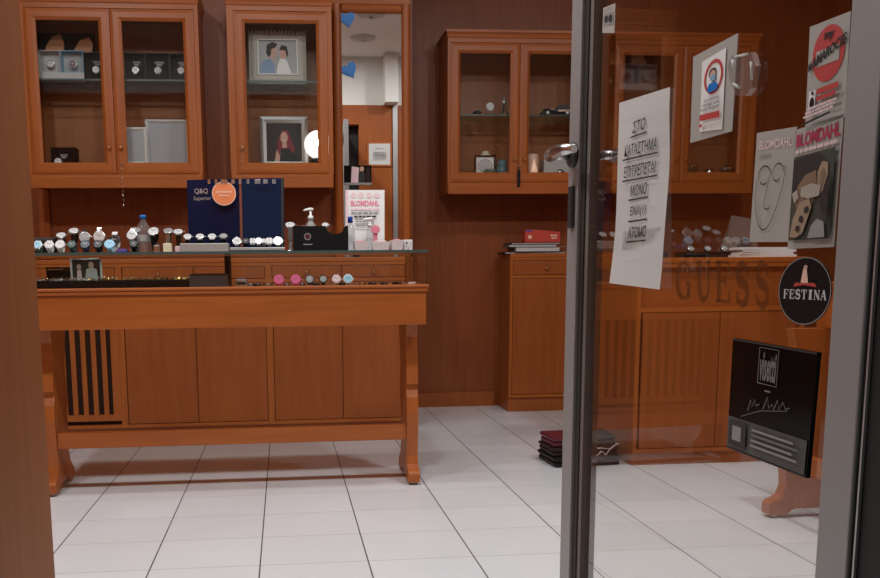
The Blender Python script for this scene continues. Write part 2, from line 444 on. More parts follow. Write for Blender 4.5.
# local door frame: x from the free edge to the hinge, y into the leaf (away from the viewer), z up
door = thing('door_1', (DA.x, DA.y, 0), None, None, None, 'structure')
ST, DT, ZD = .055, .046, 2.42
gi = dloc(600, 300)[0]
mb = MB(DM())
mb.box(0, ST, 0, DT, .012, ZD, M_alu, .002); mb.box(DWID-.054, DWID, 0, DT, .012, ZD, M_alu, .002)
mb.box(ST, DWID-.054, 0, DT, .012, .14, M_alu, .002); mb.box(ST, DWID-.054, 0, DT, ZD-.09, ZD, M_alu, .002)
mb.build('door_frame', door)
mb = MB(DM())
mb.box(ST, ST+.020, .007, DT-.004, .14, ZD-.09, M_groove); mb.box(ST+.020, ST+.037, .010, DT-.004, .14, ZD-.09, M_gask)
mb.box(ST+.037, DWID-.054, .012, DT-.012, .14, .15, M_gask); mb.box(ST+.037, DWID-.054, .012, DT-.012, ZD-.1, ZD-.09, M_gask)
mb.build('glazing_gasket', door)
GY = .020
mb = MB(DM()); mb.box(ST+.037, DWID-.054, GY, GY+.006, .15, ZD-.1, M_glass); mb.build('glass_pane', door)
# levers on both faces
hz = at(560, 160, 1.86).z; hx = .029
for sgn, y0 in ((-1, 0), (1, DT)):
    mb = MB(DM())
    mb.lathe([(.026, 0), (.026, .006), (.022, .010), (.010, .012)], (hx, y0, hz), M_dgrey if sgn < 0 else M_steel, axis=(0, sgn, 0))
    mb.tube([(hx, y0+sgn*.008, hz), (hx, y0+sgn*.045, hz)], .010, M_steel)
    mb.tube([(hx-.012, y0+sgn*.048, hz), (hx+.03, y0+sgn*.052, hz+.002), (hx+.08, y0+sgn*.052, hz), (hx+.115, y0+sgn*.046, hz-.004)], [.014, .0135, .012, .008], M_steel, 10)
    mb.build('lever_handle', door, 'polished metal lever handle')
mb = MB(DM()); kz = at(570, 210, 1.86).z
mb.box(hx-.012, hx+.012, -.008, 0, kz-.045, kz+.045, M_dgrey, .004); mb.build('lock_plate', door)

# sheets on the outer (viewer's) face of the pane; GL = lift from outer leaf plane to the glass face
GL = -GY
def gd(x, y):     # pixel -> point on the pane's outer face
    r = ray(x, y); s = (DA + DN*GL - EYE).dot(DN)/r.dot(DN); return EYE + r*s
def gsheet(px, th, m, decs=(), lift=.0009):
    return sheet([gd(*p) + DN*(lift+th) for p in px], DN, th, m, decs)

GR = [('ΣΤΟ', 0.33, 0.58, 0.813, 0.873), ('ΚΑΤΑΣΤΗΜΑ', 0.18, 0.8, 0.698, 0.758), ('ΕΠΙΤΡΕΠΕΤΑΙ', 0.18, 0.8, 0.583, 0.643), ('ΜΟΝΟ', 0.32, 0.65, 0.478, 0.538), ('ΕΝΑ(1)', 0.33, 0.64, 0.363, 0.42300000000000004), ('ΑΤΟΜΟ', 0.3, 0.66, 0.253, 0.31299999999999994)]
mb = MB(); q = [(620, 103), (673, 87), (666, 289.5), (615, 283)]
P0 = [gd(*p) for p in q]
# the notice: a long sheet that lifts off the glass a little towards its bottom
n = 10; rows = []
for i in range(n+1):
    v = 1-i/n; l = .0015 + .020*max(0, .35-v)**1.3*2
    a = P0[3].lerp(P0[0], v) + DN*l; b = P0[2].lerp(P0[1], v) + DN*(l + .004*math.sin(v*5)**2)
    rows.append((a, b))
for (a, b), (c, d) in zip(rows, rows[1:]): mb.prism([a, b, d, c], DN*-.0004, M_paper)
tq = [P0[0] + DN*.0055, P0[1] + DN*.0055, P0[2] + DN*.0055, P0[3] + DN*.0055]
dec = []
for s, x0, x1, y0, y1 in GR:
    dec.append(('text', s, x0, y0, x1, y1, M_ink, {'shear': .18, 'bold': .008, 'ang': .012})); dec.append(('line', [(x0-.03, y0-.018), (x1+.03, y0-.006)], .008, M_ink))
decorate(mb, tq, DN, dec, 0, .00002)
tag(mb.build('paper_notice'), 'long white paper notice with six underlined Greek words taped to the glass door', 'notice')
mb = gsheet([(626, 232), (664, 227), (664, 247), (625, 250)], .0003, M_tape, (), .006)
tag(mb.build('adhesive_tape'), 'clear strip of tape across the lower part of the long Greek notice', 'tape')

# mask notice in a grey sleeve
mb = gsheet([(694, 57), (739, 33), (733, 131), (691, 143)], .0006, M_sleeve)
mr = sheet([gd(*p) + DN*.003 for p in [(704, 62), (728, 47.5), (724, 129), (701.5, 132)]], DN, .0006, M_bright, [
    ('ring', .53, .71, .40, .225, .2, M_redp), ('ell', .50, .76, .16, .07, M_dhair), ('ell', .52, .73, .13, .07, M_skin), ('ell', .54, .695, .12, .045, M_sky),
    ('poly', [(.30, .56), (.40, .63), (.66, .63), (.80, .57), (.70, .52), (.40, .51)], M_blue),
    ('text', 'ΑΠΑΓΟΡΕΥΕΤΑΙ', .20, .395, .86, .432, M_ink, {'bold': .02}), ('text', 'Η ΕΙΣΟΔΟΣ ΧΩΡΙΣ', .14, .338, .90, .374, M_ink, {'bold': .02}), ('text', 'ΜΑΣΚΑ ΠΡΟΣΩΠΟΥ', .10, .278, .92, .316, M_ink, {'bold': .02}),
    ('rect', .06, .15, .94, .235, M_redp), ('rect', .06, .06, .2, .10, M_redp)], mb)
tag(mb.build('mask_sign'), 'face mask rule sign with a red ring in a grey sleeve on the glass door', 'sign')
mb = MB(); c = gd(747, 78)
mb.prism([gd(*p) + DN*.001 for p in [(738, 56), (757, 52), (762, 66), (758, 88), (752, 96), (742, 96), (736, 80), (734, 66)]], DN*.009, M_blister)
for a, b in (((739, 60), (741, 72)), ((740, 84), (746, 88)), ((758, 62), (759, 80)), ((742, 57), (755, 54))):
    mb.tube([gd(*a)+DN*.011, gd((a[0]+b[0])/2+1, (a[1]+b[1])/2)+DN*.012, gd(*b)+DN*.011], .0016, M_hilite, 6)  # short pale tubes painted in as highlights of the crinkled plastic
tag(mb.build('plastic_blister'), 'empty clear plastic blister pocket stuck to the glass beside the mask sign', 'plastic pocket')
mb = gsheet([(604, 8), (616, 3), (615, 33), (603, 33)], .0005, M_pap2, [('rect', .1, .30, .92, .72, M_grey), ('ell', .32, .52, .16, .14, M_dgrey), ('ell', .68, .52, .16, .14, M_dgrey)] + lines(.15, .9, .78, .92, 2, M_grey))
tag(mb.build('glass_sticker'), 'small pale sticker with a grey band high on the glass beside the door stile', 'sticker')
# round red poster
mb = gsheet([(811, 27), (852, 11), (846, 117), (806, 132)], .0006, M_pap2, [
    ('ell', .52, .68, .40, .265, M_redp), ('rect', .22, .58, .80, .73, M_pap2),
    ('text', 'my', .40, .79, .66, .88, M_ink, {'bold': .03, 'shear': .2}), ('text', 'πAMAROCES', .04, .56, .97, .66, M_ink, {'bold': .04, 'shear': .1, 'ang': .16}),
    ('rect', .10, .19, .27, .37, M_bright), ('ell', .19, .25, .06, .055, M_leather), ('ell', .20, .345, .03, .02, M_dhair)]
    + [('rect', .32, .31, .86, .365, M_redp), ('rect', .32, .25, .80, .29, M_redp)]
    + lines(.10, .88, .10, .22, 3, M_lpink) + [('line', [(.12, .05), (.82, .075)], .022, M_ink)])
tag(mb.build('promotional_poster'), 'pale poster with a big red disc, highest of the sheets along the door hinge stile', 'poster')
# portrait poster
mb = gsheet([(797, 130), (845, 114), (835, 247), (788.5, 249)], .0006, M_pap2, [
    ('text', 'BLOMDAHL', .04, .845, .97, .955, M_crim, {'bold': .03})] + lines(.05, .95, .79, .825, 1, M_lpink, h=.8) + [
    ('rect', .06, .07, .94, .765, M_olive), ('poly', [(.07, .74), (.60, .76), (.74, .70), (.60, .62), (.40, .60), (.24, .56), (.12, .46), (.07, .50)], M_dhair),
    ('poly', [(.14, .40), (.20, .52), (.36, .60), (.58, .62), (.62, .50), (.56, .36), (.40, .28), (.24, .30)], M_pskin), ('poly', [(.62, .60), (.70, .68), (.82, .66), (.84, .56), (.78, .46), (.70, .42), (.64, .48)], M_pear), ('poly', [(.67, .58), (.74, .63), (.79, .58), (.74, .48), (.69, .47)], M_pskin),
    ('poly', [(.10, .46), (.20, .49), (.26, .42), (.16, .38)], M_hand), ('poly', [(.30, .50), (.52, .52), (.72, .49), (.70, .41), (.46, .40), (.30, .43)], M_hand),
    ('poly', [(.12, .10), (.16, .24), (.30, .38), (.50, .40), (.56, .33), (.48, .22), (.40, .12), (.26, .09)], M_pear), ('ell', .46, .31, .055, .03, M_dhair), ('ell', .36, .24, .05, .028, M_dhair), ('ell', .30, .165, .045, .026, M_dhair),
    ('poly', [(.54, .08), (.60, .18), (.72, .23), (.86, .20), (.90, .08)], M_grey), ('poly', [(.74, .36), (.90, .60), (.92, .30), (.84, .24)], M_dhair)])
tag(mb.build('portrait_poster'), 'poster with crimson heading and a dark portrait photograph by the door hinge stile', 'poster')
# face poster
def crv(pts): return pts
mb = gsheet([(758, 133), (798, 126.5), (789, 242), (750.5, 242)], .0006, M_pap2, [
    ('text', 'BLOMDAHL', .10, .84, .92, .92, M_lpink, {'bold': .02}), ('rect', .12, .775, .42, .795, M_grey),
    ('line', arc(.30, .60, .16, .09, 200, 0, 10) , .012, M_ink), ('line', arc(.30, .56, .09, .035, 190, 360, 8), .012, M_ink), ('line', arc(.66, .62, .13, .08, 190, 0, 10), .012, M_ink),
    ('line', arc(.64, .58, .08, .035, 180, 355, 8), .012, M_ink), ('line', [(.46, .60), (.42, .48), (.36, .36), (.38, .31), (.46, .295), (.52, .31), (.52, .34)], .012, M_ink),
    ('line', [(.14, .57), (.12, .42), (.18, .27), (.26, .16), (.36, .11), (.48, .12), (.60, .20), (.72, .34), (.82, .50), (.86, .68)], .012, M_ink)])
tag(mb.build('line_drawing_poster'), 'pale poster with a face drawn in one thin black line on the glass door', 'poster')
# GUESS
gx = [(677, 262.5, 688, 303), (698.5, 262, 711, 303.5), (716, 262, 731, 306), (737, 262, 749, 309), (756, 264, 769, 310)]
for i, (ch, (a, b, c, d)) in enumerate(zip('GUESS', [(676.5, 257+5, 691, 299), (697, 261, 712, 301), (716, 261, 731, 303), (736, 262, 750, 306), (756, 262, 770, 308)])):
    mb = MB(); qq = [gd(a, b)+DN*.0012, gd(c, b-.2)+DN*.0012, gd(c, d)+DN*.0012, gd(a, d-1.0)+DN*.0012]
    for kq, pq in enumerate(serif(ch)):
        P_ = [qq[3]*(1-p[0])*(1-p[1])+qq[2]*p[0]*(1-p[1])+qq[0]*(1-p[0])*p[1]+qq[1]*p[0]*p[1] for p in pq]; mb.poly([p+DN*1e-5*kq for p in P_], M_guess)
    lab = ['brown film letter G, first of the word on the glass door', 'brown film letter U on the glass door', 'brown film letter E on the glass door',
           'brown film letter S between the E and the last S on the glass', 'brown film letter S that ends the word, beside the round black sticker'][i]
    tag(mb.build('window_letter'), lab, 'letter', 'brown film letters on the glass door')
# FESTINA
c = gd(805, 291); e = (gd(831.5, 291)-gd(778.5, 291)).length/2; h = (gd(805, 257)-gd(805, 325)).length/2
mb = MB(); pts = [c + DN*.0016 + DE*e*math.cos(2*PI*i/40) + Vector((0, 0, h*math.sin(2*PI*i/40))) for i in range(40)]
mb.prism(pts, DN*-.0007, M_black)
qq = [c+DN*.0016-DE*e+Vector((0, 0, h)), c+DN*.0016+DE*e+Vector((0, 0, h)), c+DN*.0016+DE*e-Vector((0, 0, h)), c+DN*.0016-DE*e-Vector((0, 0, h))]
decorate(mb, qq, DN, [('ring', .5, .5, .495, .495, .025, M_grey), ('serif', 'FESTINA', .11, .38, .93, .52, M_lgrey),
    ('poly', [(.33, .62), (.70, .62), (.74, .56), (.62, .575), (.5, .59), (.40, .575), (.30, .56)], M_redp), ('poly', [(.44, .62), (.58, .62), (.56, .72), (.54, .82), (.48, .84), (.46, .74)], M_peach), ('ell', .52, .85, .035, .03, M_skin)], .0003, .0002)
tag(mb.build('round_sticker'), 'round black brand sticker with a red crest and pale serif capitals on the glass door', 'sticker')
# visetti plaque
mb = gsheet([(737.5, 338), (822.5, 352.5), (811, 478), (731, 447)], .006, M_vis, [
    ('rect', .0, .0, 1, .012, M_dgrey), ('rect', 0, .985, 1, 1, M_dgrey),
    ('poly', [(.01, .02), (.985, .02), (.985, .30), (.01, .30)], M_visg),
    ('line', [(.37, .66), (.37, .965), (.60, .965), (.60, .66), (.37, .66)], .008, M_visl), ('text', 'visetti', .385, .685, .585, .93, M_visl, {'bold': .03}), ('rect', .47, .60, .54, .615, M_visl),
    ('line', [(.28, .40), (.31, .50), (.33, .44), (.36, .51), (.38, .46), (.42, .48)], .010, M_visl), ('line', [(.47, .45), (.52, .56), (.54, .47), (.58, .51), (.60, .47), (.64, .56), (.66, .48), (.70, .55), (.74, .50), (.78, .52)], .010, M_visl), ('line', [(.20, .33), (.45, .43), (.76, .49)], .006, M_visl),
    ('rect', .05, .05, .28, .27, M_dgrey), ('rect', .10, .10, .22, .23, M_grey)] + [('rect', .36, .235-.045*i, .36+.5+.06*(i % 2), .255-.045*i, M_visl if i == 1 else M_grey) for i in range(4)], .001)
tag(mb.build('acrylic_plaque'), 'square black acrylic plaque with etched pale lettering low on the glass door', 'plaque')

# ------------------------------------------------------------------ wall cabinets with glazed doors
YLF, YRF = 4.87, 5.40       # fronts of the two runs
def wall_cabinet(x0, x1, yf, yb, z0, zs, zd, zt, doors, label, shelf_z, keypx=None, group='glazed wall cabinets'):
    """z0 underside, zs top of the valance, zd top of the doors, zt top of the crown; doors: x limits"""
    t = thing('wall_cabinet', ((x0+x1)/2, yb, z0), label, 'wall cabinet')
    mb = MB(); w = .018; yc = yf+.022
    mb.box(x0, x0+w, yc, yb-.002, z0+.012, zd+.03, M_honx); mb.box(x1-w, x1, yc, yb-.002, z0+.012, zd+.03, M_honx)
    mb.box(x0+w, x1-w, yc, yb-.002, zs+.040, zs+.056, M_in); mb.box(x0+w, x1-w, yc, yb-.002, zd, zd+.03, M_in)
    mb.box(x0+w, x1-w, yb-.014, yb-.002, zs+.056, zd, M_in)
    mb.box(x0+w*.5, x1-w*.5, yf+.006, yc, zd+.004, zd+.03, M_honx); mb.box(x0, max(x0+.012, doors[0][0]-.0015), yf+.004, yc, zs-.002, zd+.03, M_hon); mb.box(min(x1-.012, doors[-1][1]+.0015), x1, yf+.004, yc, zs-.002, zd+.03, M_hon)
    mb.build('carcass', t)
    mb = MB(); mb.box(x0+.004, x1-.004, yf-.004, yf+.018, z0, zs-.012, M_honx, .003); mb.box(x0+.004, x1-.004, yf+.004, yc, zs-.012, zs-.002, M_hon); mb.build('valance', t)
    mb = MB()       # crown moulding: stepped profile carried round the front and both sides
    prof = [(0, zd+.03), (.003, zd+.034), (.005, zd+.05), (.010, zd+.062), (.014, zd+.078), (.014, zt), (-.03, zt)]
    rings = []
    for o, z in prof: rings.append([(x0-o, yb-.002, z), (x0-o, yf-o+.004, z), (x1+o, yf-o+.004, z), (x1+o, yb-.002, z)])
    mb.loft(rings, M_honx, cap=False, smooth=False, closed=False); mb.poly([(x0-.014, yb-.002, zt), (x0-.014, yf-.010, zt), (x1+.014, yf-.010, zt), (x1+.014, yb-.002, zt)], M_honx)
    mb.poly([(x0, yb-.002, zd+.03), (x1, yb-.002, zd+.03), (x1, yf+.004, zd+.03), (x0, yf+.004, zd+.03)], M_in)
    mb.build('crown_moulding', t)
    mb = MB(); mb.box(x0+w+.001, x1-w-.001, yf+.05, yb-.016, shelf_z-.008, shelf_z, M_sheet); mb.box(x0+w+.001, x1-w-.001, yf+.046, yf+.0505, shelf_z-.009, shelf_z+.001, M_gedge); mb.build('glass_shelf', t, 'clear glass shelf with a dark green edge')
    for a, b, kside in doors:
        d = MB(); fw = .060; h0, h1 = zs+.001, zd
        # mitred frame of four bevelled bars
        def bar(P):     # outer pair, inner pair
            (o0, o1), (i0, i1) = P
            for q, m in (([o0, o1, i1, i0], None),):
                pass
        O = [(a, h0), (b, h0), (b, h1), (a, h1)]; I = [(a+fw, h0+fw), (b-fw, h0+fw), (b-fw, h1-fw), (a+fw, h1-fw)]
        C = [(a+.016, h0+.016), (b-.016, h0+.016), (b-.016, h1-.016), (a+.016, h1-.016)]; D = [(a+fw-.016, h0+fw-.016), (b-fw+.016, h0+fw-.016), (b-fw+.016, h1-fw+.016), (a+fw-.016, h1-fw+.016)]
        for i in range(4):
            j = (i+1) % 4; mt = M_honx if i % 2 == 0 else M_hon
            sec = [(O, yf+.020), (O, yf+.003), (C, yf-.001), (D, yf-.001), (I, yf+.009), (I, yf+.020)]
            rings = [[(L[k][0], y, L[k][1]) for L, y in sec] for k in (i, j)]
            d.loft(rings, mt, cap=True, smooth=False)
        do = d.build('door', t)
        g = MB(); g.box(a+fw-.004, b-fw+.004, yf+.010, yf+.014, h0+fw-.004, h1-fw+.004, M_cglass); g.build('glass_pane', do)
        kx = b-.03 if kside > 0 else a+.03
        k = MB(); k.lathe([(.004, 0), (.004, .012), (.009, .016), (.010, .021), (.006, .026)], (kx, yf, h0+.14), M_brass, axis=(0, -1, 0), seg=12); k.build('knob', do, 'small brass knob')
    return t
zs, zd, zt = 1.490, 2.362, 2.452
lx0, lx1 = X(24.3, YLF, 90), X(200.5, YLF, 100); lm = X(112.3, YLF, 82)
wall_cabinet(lx0, lx1, YLF, YL, 1.412, zs, zd, zt, [(X(27.7, YLF, 90), lm-.0015, 1), (lm+.0015, X(196, YLF, 91), -1)], 'wall cabinet of two glazed doors holding boxed watches and two silver frames', 2.005)
mx0, mx1 = X(231.5, YLF, 187), X(334, YLF, 187)
wall_cabinet(mx0, mx1, YLF, YL, 1.412, zs, zd, zt, [(X(235.4, YLF, 91), X(327.8, YLF, 91), -1)], 'wall cabinet of one glazed door with two framed photos, next to the mirror', 2.005)
zsr, zdr, ztr = 1.498, 2.350, 2.412
ax0, ax1 = X(447.5, YRF, 190), X(594, YRF, 190)
am = X(519.7, YRF, 120)
wall_cabinet(ax0, ax1, YRF, YR, 1.423, zsr, zdr, ztr, [(X(451, YRF, 120), am-.0015, 1), (am+.0015, X(589, YRF, 120), -1)], 'wall cabinet of two glazed doors holding a model car above the red carton', 1.925)
bx0, bx1 = X(612, YRF, 190), X(752, YRF, 190); bm_ = X(682, YRF, 120)
wall_cabinet(bx0, bx1, YRF, YR, 1.423, zsr, zdr, ztr, [(X(615, YRF, 120), bm_-.0015, 1), (bm_+.0015, X(748, YRF, 120), -1)], 'wall cabinet seen only through the glass door, above the papers and trays', 1.925)

mb = MB(); mb.box(X(25.5, 4.99, 130), X(41.5, 4.99, 205), 5.172-.03, YL+.001, 1.03, 2.6, M_mid); structure(mb, 'trim_4')
# ------------------------------------------------------------------ base cabinets
def base_cabinet(x0, x1, yf, yb, zt, label, doors, drawers, grille=None, zdb=.895, zp=.095, left=True, M_d=None, top=True, knobdz=0):
    M_d = M_d or M_mid
    t = thing('base_cabinet', ((x0+x1)/2, yb, 0), label, 'base cabinet')
    mb = MB(); w = .018
    mb.box(x0, x1, yf+.02, yb-.003, zp, zt-.024, M_mid)
    mb.box(x0, x0+w, yf, yf+.02, zp, zt-.024, M_hon); mb.box(x1-w, x1, yf, yf+.02, zp, zt-.024, M_hon)
    mb.box(x0+w, x1-w, yf, yf+.02, zp, zp+.02, M_honx); mb.box(x0+w, x1-w, yf, yf+.02, zdb-.012, zdb+.008, M_honx); mb.box(x0+w, x1-w, yf, yf+.02, zt-.044, zt-.024, M_honx)
    mb.build('body', t)
    mb = MB(); mb.box(x0, x1, yf+.012, yb-.003, 0, zp-.001, M_mid); mb.build('plinth', t)
    if top:
        mb = MB(); mb.box(x0, x1, yf-.004, yb-.003, zt-.024, zt, M_honx, .003); mb.build('top_board', t)
    for a, b in drawers:
        mb = MB(); mb.box(a+.002, b-.002, yf+.003, yf+.019, zdb+.011, zt-.047, M_d, .002); d = mb.build('drawer', t)
        k = MB(); k.lathe([(.004, 0), (.004, .012), (.010, .017), (.011, .022), (.006, .027)], ((a+b)/2, yf+.003, (zdb+zt)/2-.02), M_brass, axis=(0, -1, 0), seg=12); k.build('knob', d, 'small brass knob')
    for a, b in doors:
        mb = MB(); mb.box(a+.002, b-.002, yf+.003, yf+.019, zp+.023, zdb-.015, M_d, .002); mb.build('door', t)
    if grille:
        a, b = grille; z0, z1 = zp+.045, zdb-.02
        mb = MB(); fr = .045
        mb.box(a, a+fr, yf-.004, yf+.016, z0, z1, M_hon); mb.box(b-fr, b, yf-.004, yf+.016, z0, z1, M_hon); mb.box(a+fr, b-fr, yf-.004, yf+.016, z0, z0+fr*.8, M_honx); mb.box(a+fr, b-fr, yf-.004, yf+.016, z1-fr, z1, M_honx)
        x = a+fr+.03
        while x < b-fr-.03:
            mb.box(x, x+.027, yf-.002, yf+.012, z0+fr*.8, z1-fr, M_hon); x += .0575
        g = mb.build('grille_door', t, 'slatted ventilation door')
        mb = MB(); mb.box(a-.006, b+.006, yf+.0165, yf+.0195, zp+.024, z1+.003, M_leather); mb.build('dark_backing', g)
    return t
YB = YLF; zt_l = 1.02
g1 = X(122, YB, 370); u0 = -2.1
d1, d2 = X(197, YB, 370), X(269, YB, 370); e0, e1, e2 = X(272.5, YB, 370), X(343, YB, 370), X(403, YB, 370)
u1, umid, u3 = g1+.004, (d2+e0)/2, e2+.035
base_cabinet(u0, u1, YB, YL, zt_l, 'base cabinet with a slatted door behind the left leg of the display counter', [(u0+.02, g1-.775)], [(u0+.02, (u0+u1)/2), ((u0+u1)/2, u1-.02)], (g1-.76, g1-.012), zp=.055)
base_cabinet(u1, umid, YB, YL, zt_l, 'plain two-door base cabinet behind the middle of the display counter', [(u1+.02, d1), (d1, umid-.02)], [(u1+.02, d1), (d1, umid-.02)], zp=.055)
base_cabinet(umid, u3, YB, YL, zt_l, 'plain two-door base cabinet behind the right half of the display counter', [(umid+.02, e1), (e1, u3-.02)], [(umid+.02, e1), (e1, u3-.02)], zp=.055)
v0 = X(509.5, YRF, 330); v1 = X(581, YRF, 330); v2 = v1+(v1-v0)
base_cabinet(v0, v1, YRF, YR, 1.043, 'base cabinet topped with folders and a red carton, beside the bare wall', [(v0+.02, v1-.02)], [(v0+.02, v1-.02)])
base_cabinet(v1, v2, YRF, YR, 1.043, 'base cabinet along the back wall, half hidden by the door stile', [(v1+.02, v2-.02)], [(v1+.02, v2-.02)])
c0, c1 = X(632.5, 3.79, 450), X(800, 3.79, 400)
base_cabinet(c0, c1, 3.79, 4.41, .984, 'freestanding base cabinet behind the glass door with white papers on its top', [(X(640, 3.79, 400), X(717, 3.79, 400)), (X(717, 3.79, 400), X(792, 3.79, 400))], [], zdb=.745, zp=.06, M_d=M_mid)

# ------------------------------------------------------------------ wall mirror
YM = 5.12
t = thing('wall_mirror', (.55, YL, .93), 'tall wall mirror in a rounded wooden frame beside the one-door cabinet', 'mirror')
mi0, mi1, mo0, mo1 = X(342.5, YM, 100), X(401.5, YM, 100), X(335.5, YM, 100), X(411.5, YM, 100); mzt = Z(13.5, YM, 370); mz0 = .93
mb = MB(); mb.box(mi0-.006, mi1+.006, YM+.006, YM+.012, mz0+.06, mzt+.006, M_mirror); mb.build('mirror_glass', t)
mb = MB(); fw = .055
for a, b in ((mi0-fw, mi0), (mi1, mi1+fw)):
    xm = (a+b)/2; P_ = [(xm+(b-a)/2*math.cos(q), YM+.012-.03*math.sin(q), mz0) for q in [PI*i/10 for i in range(11)]] + [(a, YL-.002, mz0), (b, YL-.002, mz0)]
    mb.prism(P_, (0, 0, mzt+.05-mz0), M_hon, False)
P_ = [(mi0, YM+.012-.03*math.sin(q), mzt+fw/2+fw/2*math.cos(q)) for q in [PI*i/10 for i in range(11)]] + [(mi0, YL-.002, mzt), (mi0, YL-.002, mzt+fw)]
mb.prism(P_, (mi1-mi0, 0, 0), M_honx); mb.box(mi0, mi1, YM, YL-.002, mz0, mz0+.06, M_honx); mb.build('frame', t)
mb = MB(); mb.box(mi0-fw-.03, mi1+fw, YM+.02, YL-.002, mzt+.06, mzt+.50, M_honx); mb.build('head_panel', t)

# ------------------------------------------------------------------ display counters (table with a glass case on it)
def display_counter(M_, x0, x1, label, leg_x, ly=.07):
    """x along the front, y into the counter (0 = front of the ledge)"""
    t = thing('display_counter', M_ @ Vector(((x0+x1)/2, .22, 0)), label, 'display counter')
    dep = .46
    def bld(mb, nm, par=None, lb=None): return mb.build(nm, par or t, lb)
    mb = MB(M_); mb.box(x0, x1, 0, dep, .866, .8795, M_honx, .004); mb.box(x0+.004, x1-.004, .004, dep, .850, .866, M_honx, .004); bld(mb, 'ledge')
    mb = MB(M_); mb.box(x0+.012, x1-.012, .012, .034, .711, .850, M_honx, .002); mb.box(x0+.012, x0+.034, .034, dep-.03, .711, .850, M_hony); mb.box(x1-.034, x1-.012, .034, dep-.03, .711, .850, M_hony); mb.box(x0+.034, x1-.034, dep-.05, dep-.03, .711, .850, M_honx); bld(mb, 'apron')
    prof = [(0, .014), (0, .05), (.008, .062), (.028, .070), (.05, .085), (.062, .12), (.058, .17), (.045, .24), (.040, .32), (.050, .385), (.066, .415), (.066, .437), (.050, .445), (.052, .50), (.066, .58), (.070, .65), (.055, .711),
            (.30, .711), (.285, .65), (.262, .58), (.252, .50), (.270, .455), (.285, .44), (.272, .425), (.268, .38), (.250, .30), (.242, .22), (.246, .15), (.262, .105), (.295, .075), (.318, .06), (.326, .04), (.326, .014), (.262, .014), (.242, .03), (.215, .036), (.105, .036), (.088, .03), (.07, .014)]
    for lx in leg_x:
        mb = MB(M_); mb.prism([(lx-.025, ly+d, z) for d, z in prof], (.05, 0, 0), M_hon)
        lg = bld(mb, 'leg')
        for d in (.035, .295):
            mb = MB(M_); mb.lathe([(.014, 0), (.014, .014)], (lx, ly+d, 0), M_lgrey, seg=12); mb.build('foot_pad', lg)
    mb = MB(M_); mb.box(min(leg_x)+.025, max(leg_x)-.025, ly+.05+.01, ly+.08+.01, .195, .262, M_honx, .003); bld(mb, 'stretcher_rail')
    # glass case
    zc0, zc1 = .8795, 1.023
    mb = MB(M_); mb.box(x0+.006, x1-.006, .004, dep-.02, zc1-.010, zc1-.001, M_sheet); mb.box(x0+.005, x1-.005, .001, .0045, zc1-.012, zc1, M_gedge); mb.box(x1-.0062, x1-.004, .0046, dep-.02, zc1-.011, zc1, M_gedge); top = bld(mb, 'glass_top', None, 'glass top with a dark ground edge')
    mb = MB(M_); mb.box(x0+.012, x1-.010, .010, .015, zc0, zc1-.011, M_cglass); mb.box(x1-.0105, x1-.007, .008, .014, zc0, zc1-.011, M_sheet); bld(mb, 'front_pane')
    mb = MB(M_); mb.box(x1-.012, x1-.007, .016, dep-.025, zc0, zc1-.011, M_cglass); bld(mb, 'side_pane')
    mb = MB(M_); mb.box(x0+.007, x0+.012, .016, dep-.025, zc0, zc1-.011, M_cglass); bld(mb, 'side_pane')
    mb = MB(M_); mb.box(x1-.040, x1-.02, dep-.05, dep-.03, zc0, zc1-.012, M_mid); bld(mb, 'corner_post')
    xm = x0+.84; mb = MB(M_); mb.box(xm, xm+.024, .30, .40, zc0, zc1-.012, M_leather); bld(mb, 'divider_post')
    return t
Y0 = 3.49; xl, xr = -1.10, X(429.5, Y0, 288)
Mc = Matrix.Translation((0, Y0, 0))
display_counter(Mc, xl, xr, 'long glass topped display counter on scrolled wooden legs with watches on it', (X(51, 3.57, 496)+.0, X(414, 3.57, 484)))
Mr = Matrix.Translation((1.96, 2.92, 0)) @ Matrix.Rotation(-PI/2, 4, 'Z')
display_counter(Mr, -.05, 1.55, 'second display counter behind the black plaque, only its scrolled leg foot showing', (0, 1.48), -.17)

